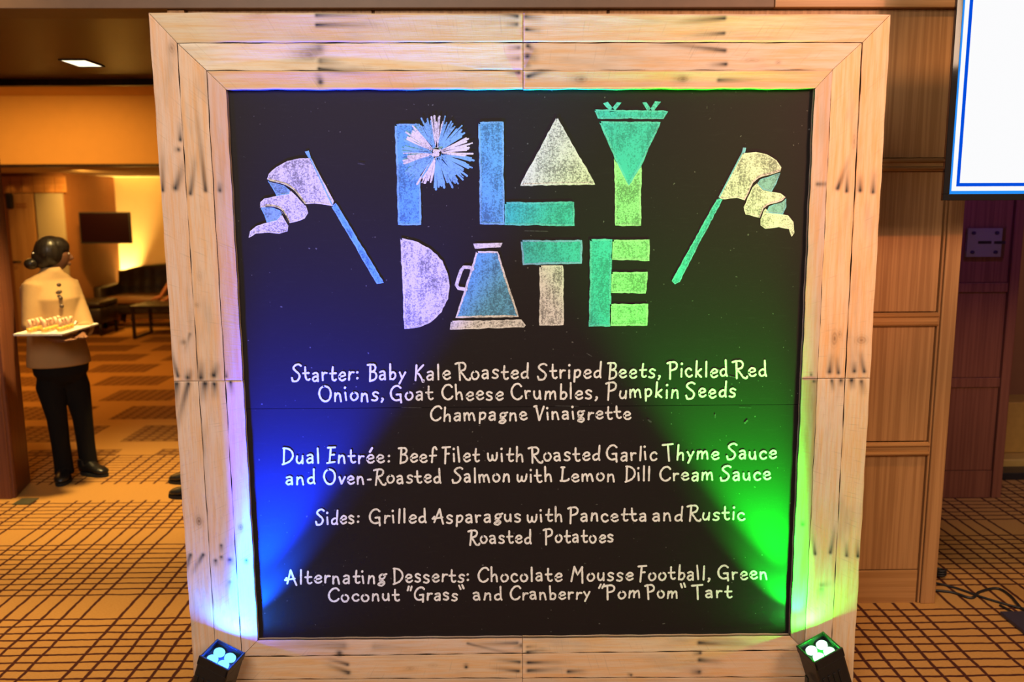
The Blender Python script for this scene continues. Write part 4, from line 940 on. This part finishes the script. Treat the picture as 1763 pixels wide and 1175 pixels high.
def shoe(parent, heel, toe, s=1., name='shoe'):
    h = Vector((heel[0], heel[1], 0)); t_ = Vector((toe[0], toe[1], 0)); d = (t_ - h).normalized(); L = (t_ - h).length; r_ = d.cross(Vector((0, 0, 1))); up = Vector((0, 0, 1)); b = MB(); so = MB()
    for (lst, mbx) in (([(0.0, .026, .040, .040), (.06, .034, .050, .048), (.25, .036, .052, .050), (.45, .036, .044, .040), (.62, .042, .034, .030), (.80, .045, .028, .024), (.93, .034, .024, .017), (1.0, .012, .018, .008)], b),):
        mbx.loft([(h + d * (u * L) + up * (z + .012), r_ * w_ * s, up * hz) for u, w_, z, hz in lst], 16)
    b.tube([h + d * .18 * L + up * .05, h + d * .16 * L + up * .11], [.046 * s, .044 * s], 14)
    so.loft([(h + d * (u * L), r_ * w_ * s, d * .0001) for u, w_ in ((0, .03), (1, .03))], 4) if 0 else None
    n = 20; vs = []
    for z in (0.0, .02):
        for k in range(n):
            a = 2 * PI * k / n; u = .5 + .52 * math.cos(a); wv = .046 * s * math.sin(a) * (1 if u > .45 else .82); vs.append(h + d * (u * L) + r_ * wv + up * z)
    so.add(vs, [tuple(range(n))[::-1], tuple(range(n, 2 * n))] + [(k, (k + 1) % n, n + (k + 1) % n, n + k) for k in range(n)])
    o = remeshed(name, b, M['shoe'], parent, .006, 3); so.build('sole', M['sole'], o); return o

def waitress():
    A = lambda x, y, Y: at(x, y, Y)
    root = empty('person', (0, 0, 0), 'waitress in beige jacket and black trousers holding a plate, head turned away', 'person')
    F = Vector((.74, -.67, 0)).normalized(); S = Vector((-F.y, F.x, 0))             # S: her left
    up = Vector((0, 0, 1))
    pel = A(104, 615, 2.56); chest = A(88, 505, 2.56); neck = A(90, 458, 2.56); hc = A(91, 430, 2.56) + Vector((.005, .01, -.005))
    rs, re, rw = A(58, 488, 2.46), A(55, 553, 2.40), A(95, 579, 2.26)
    ls, le, lw_ = A(118, 484, 2.66), A(146, 545, 2.60), A(140, 573, 2.42)
    rh, rk, ra = A(86, 655, 2.52), A(97, 712, 2.50), A(108, 798, 2.52)
    lh, lk, la = A(130, 655, 2.63), A(141, 712, 2.62), A(150, 790, 2.63)
    waist = (pel * .45 + chest * .55)
    ch = [[(pel, .10), (waist, .105), (chest, .12), (neck - up * .02, .05), (neck + up * .03, .045)],
          [(chest, .12), (rs, .05), (re, .038), (rw, .026)], [(chest, .12), (ls, .05), (le, .038), (lw_, .026)],
          [(pel, .10), (rh, .068), (rk, .045), (ra, .034)], [(pel, .10), (lh, .068), (lk, .045), (la, .034)]]
    zt_ = at(107, 569, 2.2).z; rw.z = zt_ - .036; lw_.z = zt_ - .036; le.z -= .045
    dr = (rw - re).normalized(); dl_ = (lw_ - le).normalized()
    ch += hand(rw, Vector((dr.x + .4, dr.y, -.02)), -up, 1, .10, .95); ch += hand(lw_, Vector((dl_.x + .2, dl_.y - .1, -.02)), -up, -1, .10, .95)
    v, f = skin_mesh(ch, None); mb = MB(); mb.add(v, f)
    face = Vector((.78, .62, .03)); P = head_geo(mb, hc, face, s=.95)
    body = remeshed('body', mb, M['skin'], root, .0055, 2)
    # hair: cap + bun
    hb = MB(); f_ = face.normalized(); r_ = f_.cross(up).normalized()
    hb.ball(hc + up * .022 - f_ * .020, .088, .092, .100, 20, 14)
    hb.ball(hc - f_ * .055 - up * .01, .070, .066, .075)
    hb.ball(hc + up * .045 + f_ * .015, .078, .078, .068)
    hair = remeshed('hair', hb, M['hair'], root, .006, 2)
    bb = MB(); bc = hc - f_ * .125 - up * .045; bb.ball(bc, .042, .046, .036); bb.ball(bc + f_ * .03, .03, .03, .026); remeshed('hair_bun', bb, M['hair'], hair, .006, 2)
    MB().ball(hc - f_ * .085 - up * .0 + Vector((0, -.055, .02)), .006, .006, .006, 8, 6).build('hair_pin', M['china'], hair, True)
    for q in (-1, 1):
        MB().ball(P(q * .028, .076, .004), .011, .011, .008, 10, 8).build('eye', M['eye'], body, True)
    # jacket
    jb = MB(); hem = A(102, 620, 2.56)
    def rg(c, a, b): return (c, S * a, F * b)
    jb.loft([rg(hem + F * .0, .185, .150), rg(hem + up * .05, .182, .148), rg(hem.lerp(waist, .6), .168, .132), rg(waist, .158, .122), rg(waist.lerp(chest, .5), .162, .128), rg(chest + F * .01, .172, .132), rg(chest + up * .07, .170, .105), rg(chest + up * .115, .135, .080), rg(neck - up * .015, .075, .062), rg(neck + up * .01, .058, .056)], 28)
    for (s0, e0, w0, k) in ((rs, re, rw, .30), (ls, le, lw_, .30)):
        m_ = e0.lerp(w0, k)
        jb.tube([s0 + (chest + up * .06 - s0) * .35, s0, s0.lerp(e0, .5), e0, m_], [.066, .068, .062, .057, .054], 16)
    jk = remeshed('jacket', jb, M['jacket'], root, .008, 3)
    # stand collar
    cb = MB(); cb.loft([(neck - up * .012, S * .062, F * .062), (neck + up * .022, S * .056, F * .056), (neck + up * .022, S * .051, F * .051), (neck - up * .012, S * .056, F * .056)], 24, False); cb.build('collar', M['jacket'], jk, True)
    for (px_, py_) in ((103.5, 483), (110.5, 495), (117.5, 506), (121, 520)):
        c = A(px_, py_, 2.46 ) ; d = (c - (chest.lerp(waist, (py_ - 480) / 80))); d.z = 0; c2 = chest.lerp(waist, (py_ - 480) / 70) + F * .142 + S * -.0 ; c2.z = c.z
        b = MB(); b.tube([c2 - F * .004, c2 + F * .003], .012, 12); b.build('button', M['button'], jk, True)
    # trousers
    tb = MB(); tb.loft([(pel - up * .125, S * .10, F * .095), (pel - up * .07, S * .158, F * .125), (pel, S * .165, F * .135), (pel + up * .09, S * .150, F * .115)], 24)
    for (h_, k_, a_2, off) in ((rh, rk, ra, 0), (lh, lk, la, 0)):
        tb.tube([pel.lerp(h_, .7) - up * .0, h_ - up * .02, h_.lerp(k_, .5), k_, k_.lerp(a_2, .55), Vector((a_2.x, a_2.y, .09)), Vector((a_2.x, a_2.y, .035))], [.092, .084, .072, .060, .054, .055, .058], 18)
    remeshed('trousers', tb, M['trousers'], root, .008, 3)
    shoe(root, (ra.x - .005, ra.y + .05), (ra.x + .045, ra.y - .15)); t_ = A(187, 806, 2.60); shoe(root, (la.x - .05, la.y - .0), (t_.x, t_.y - .04))
    return root
waitress()

# serving plate and what stands on it
zt = at(107, 569, 2.2).z
cor = [atz(65, 560, zt), atz(107, 571, zt), atz(170, 553, zt)]
pc_ = (cor[0] + cor[2]) / 2; ax1 = cor[2] - cor[1]; ax2 = cor[0] - cor[1]; ang = math.atan2(ax1.y, ax1.x); la_, lb_ = ax1.length / 2, abs(ax2.dot(Vector((-math.sin(ang), math.cos(ang), 0)))) / 2
pc_ = cor[1] + ax1 / 2 + Vector((-math.sin(ang), math.cos(ang), 0)) * lb_
plate = empty('serving_plate', (pc_.x, pc_.y, zt), 'white rectangular serving plate carried in the waitress hands', 'plate', rz=ang)
pb = MB(); pb.box(-la_, la_, -lb_, lb_, 0, .008, .003); pb.build('plate_base', M['china'], plate)
pr = MB(); pr.box(-la_, la_, -lb_ - .002, -lb_ + .008, .006, .014, .002); pr.box(-la_, la_, lb_ - .008, lb_ + .002, .006, .014, .002); pr.box(-la_, -la_ + .008, -lb_, lb_, .006, .014, .002); pr.box(la_ - .008, la_, -lb_, lb_, .006, .014, .002); pr.build('plate_rim', M['china'], plate)
def glass_proto():
    e = empty('shot_glass', (0, 0, 0), 'small shot glass of yellow dip with pink topping on the white plate', 'shot glass', 'shot glasses on the serving plate')
    MB().lathe([(.017, 0), (.018, .003), (.021, .05), (.0205, .05), (.0165, .005)], (0, 0, 0), 14).build('glass_cup', M['glass'], e, True)
    MB().lathe([(.0155, .006), (.0185, .028), (.001, .029)], (0, 0, 0), 12).build('dip', M['yellow'], e, True)
    b = MB(); b.tube([(0, 0, .03), (.004, 0, .055), (-.002, .003, .07), (-.010, .002, .068)], [.010, .011, .011, .008], 8); b.build('topping', M['shrimp'], e, True); return e
gp = glass_proto(); first = True; Mr = Matrix.Rotation(ang, 3, 'Z')
for iy in range(3):
    for ix in range(5):
        if (iy, ix) in ((2, 4), (0, 0)): continue
        lo = Mr @ Vector((-la_ * .72 + ix * .043 + (iy % 2) * .012, -lb_ * .55 + iy * lb_ * .55, 0)); pos = (pc_.x + lo.x, pc_.y + lo.y, zt + .009)
        if first: gp.location = pos; first = False; continue
        c = gp.copy(); COL.objects.link(c); c.location = pos; c.rotation_euler = (0, 0, random.uniform(0, 6))
        for chd in list(gp.children): k = chd.copy(); COL.objects.link(k); k.parent = c
# crumpled napkin
nb = MB(); nv = 14; vs = []
for i in range(nv + 1):
    for j in range(nv + 1):
        x = (i / nv - .5) * .085; y = (j / nv - .5) * .075; h = abs(mnoise.noise(Vector((x * 45, y * 45, 3)))) * .035 + .004; vs.append((x, y, h))
nb.add(vs, [(i * (nv + 1) + j, (i + 1) * (nv + 1) + j, (i + 1) * (nv + 1) + j + 1, i * (nv + 1) + j + 1) for i in range(nv) for j in range(nv)])
lo = Mr @ Vector((la_ * .66, 0, 0)); o = nb.build('paper_napkin', M['paper'], None, True); o.location = (pc_.x + lo.x, pc_.y + lo.y, zt + .008); o.rotation_euler = (0, 0, ang); tag(o, 'crumpled white paper napkin on the right end of serving plate', 'napkin')
o.modifiers.new('sol', 'SOLIDIFY').thickness = .001

def simple_person(label, F, up_pts, seated, skin, suit, shoes, hands_d):
    """up_pts: dict of world points"""
    root = empty('person', (0, 0, 0), label, 'person'); F = Vector(F).normalized(); S = Vector((-F.y, F.x, 0)); up = Vector((0, 0, 1)); q = {k: Vector(v) for k, v in up_pts.items()}
    ch = [[(q['pel'], .12), (q['pel'].lerp(q['chest'], .5), .11), (q['chest'], .13), (q['neck'], .055), (q['neck'] + up * .04, .05)]]
    for a in 'rl': ch += [[(q['chest'], .13), (q[a + 's'], .055), (q[a + 'e'], .042), (q[a + 'w'], .029)], [(q['pel'], .12), (q[a + 'h'], .09), (q[a + 'k'], .06), (q[a + 'a'], .042)]]
    for a, sd_ in (('r', 1), ('l', -1)): ch += hand(q[a + 'w'], hands_d[a], hands_d['n'], sd_, .7, 1.)
    v, f = skin_mesh(ch, None); mb = MB(); mb.add(v, f); P = head_geo(mb, q['head'], F); b_o = remeshed('body', mb, skin, root, .007, 2)
    for e_ in (-1, 1): MB().ball(P(e_ * .03, .080, .004), .011, .011, .008, 10, 8).build('eye', M['eye'], b_o, True)
    hb = MB(); hb.ball(q['head'] + up * .03 - F * .015, .086, .096, .098, 18, 12); remeshed('hair', hb, M['hair'], root, .008, 2)
    jb = MB(); jb.loft([(q['pel'] + up * .0, S * .175, F * .145), (q['pel'].lerp(q['chest'], .5), S * .165, F * .13), (q['chest'], S * .195, F * .14), (q['chest'] + up * .1, S * .17, F * .10), (q['neck'] - up * .01, S * .07, F * .065)], 24)
    for a in 'rl': jb.tube([q['chest'].lerp(q[a + 's'], .5), q[a + 's'], q[a + 's'].lerp(q[a + 'e'], .5), q[a + 'e'], q[a + 'e'].lerp(q[a + 'w'], .8 if not seated else .25)], [.07, .072, .064, .056, .048], 14)
    remeshed('jacket', jb, suit, root, .010, 2)
    tb = MB(); tb.loft([(q['pel'] - up * .1, S * .15, F * .12), (q['pel'] + up * .06, S * .165, F * .13)], 20)
    for a in 'rl':
        tb.tube([q['pel'].lerp(q[a + 'h'], .6), q[a + 'h'], q[a + 'k'], q[a + 'k'].lerp(q[a + 'a'], .5), Vector((q[a + 'a'].x, q[a + 'a'].y, .05))], [.105, .10, .08, .068, .066], 16)
        shoe(root, q[a + 'a'] - F * .06, q[a + 'a'] + F * .21)
    remeshed('trousers', tb, M['trousers'], root, .010, 2)
    return root
s1 = atz(289, 826); s2 = atz(289, 851); ax_, ym = s1.x + .21, (s1.y + s2.y) / 2
X0 = ax_ + .06
M['suit'] = plain('black_suit_cloth', (.012, .012, .014), .85, .2, 80)
simple_person('person in black suit and polished black shoes standing behind the sign', (-1, 0, 0), dict(pel=(X0 + .02, ym, .96), chest=(X0 + .03, ym, 1.30), neck=(X0 + .02, ym, 1.50), head=(X0, ym, 1.63),
   rs=(X0 + .03, ym + .19, 1.43), re=(X0 + .07, ym + .22, 1.14), rw=(X0 + .02, ym + .21, .90), ls=(X0 + .03, ym - .19, 1.43), le=(X0 + .07, ym - .22, 1.14), lw=(X0 + .02, ym - .21, .90),
   rh=(X0 + .02, ym + .10, .90), rk=(X0, s1.y, .50), ra=(s1.x + .21, s1.y, .09), lh=(X0 + .02, ym - .10, .90), lk=(X0 + .03, s2.y, .50), la=(s2.x + .21, s2.y, .09)), False, M['skin'], M['suit'], None, dict(r=(-.1, 0, -1), l=(-.1, 0, -1), n=(-1, 0, 0)))
M['skin_red'] = plain('warm_brown_skin', (.36, .13, .07), .5, .08, 40)
hp = at(262, 507, 9.35); bxx = hp.x + .48
simple_person('seated person on the sofa, forearm and hands reaching out past the sign', (-.35, -1, 0), dict(pel=(bxx + .12, 9.80, .57), chest=(bxx + .10, 9.74, .90), neck=(bxx + .09, 9.72, 1.10), head=(bxx + .07, 9.69, 1.23),
   rs=(bxx - .06, 9.72, 1.02), re=(bxx - .16, 9.48, .80), rw=(hp.x + .12, 9.36, hp.z + .01), ls=(bxx + .27, 9.66, 1.02), le=(bxx + .2, 9.42, .80), lw=(hp.x + .18, 9.30, hp.z - .05),
   rh=(bxx + .02, 9.72, .56), rk=(bxx - .02, 9.36, .55), ra=(bxx - .02, 9.32, .09), lh=(bxx + .2, 9.70, .56), lk=(bxx + .17, 9.34, .55), la=(bxx + .17, 9.30, .09)), True, M['skin_red'], M['suit'], None, dict(r=(-1, -.1, -.15), l=(-1, .1, -.1), n=(0, 0, 1)))
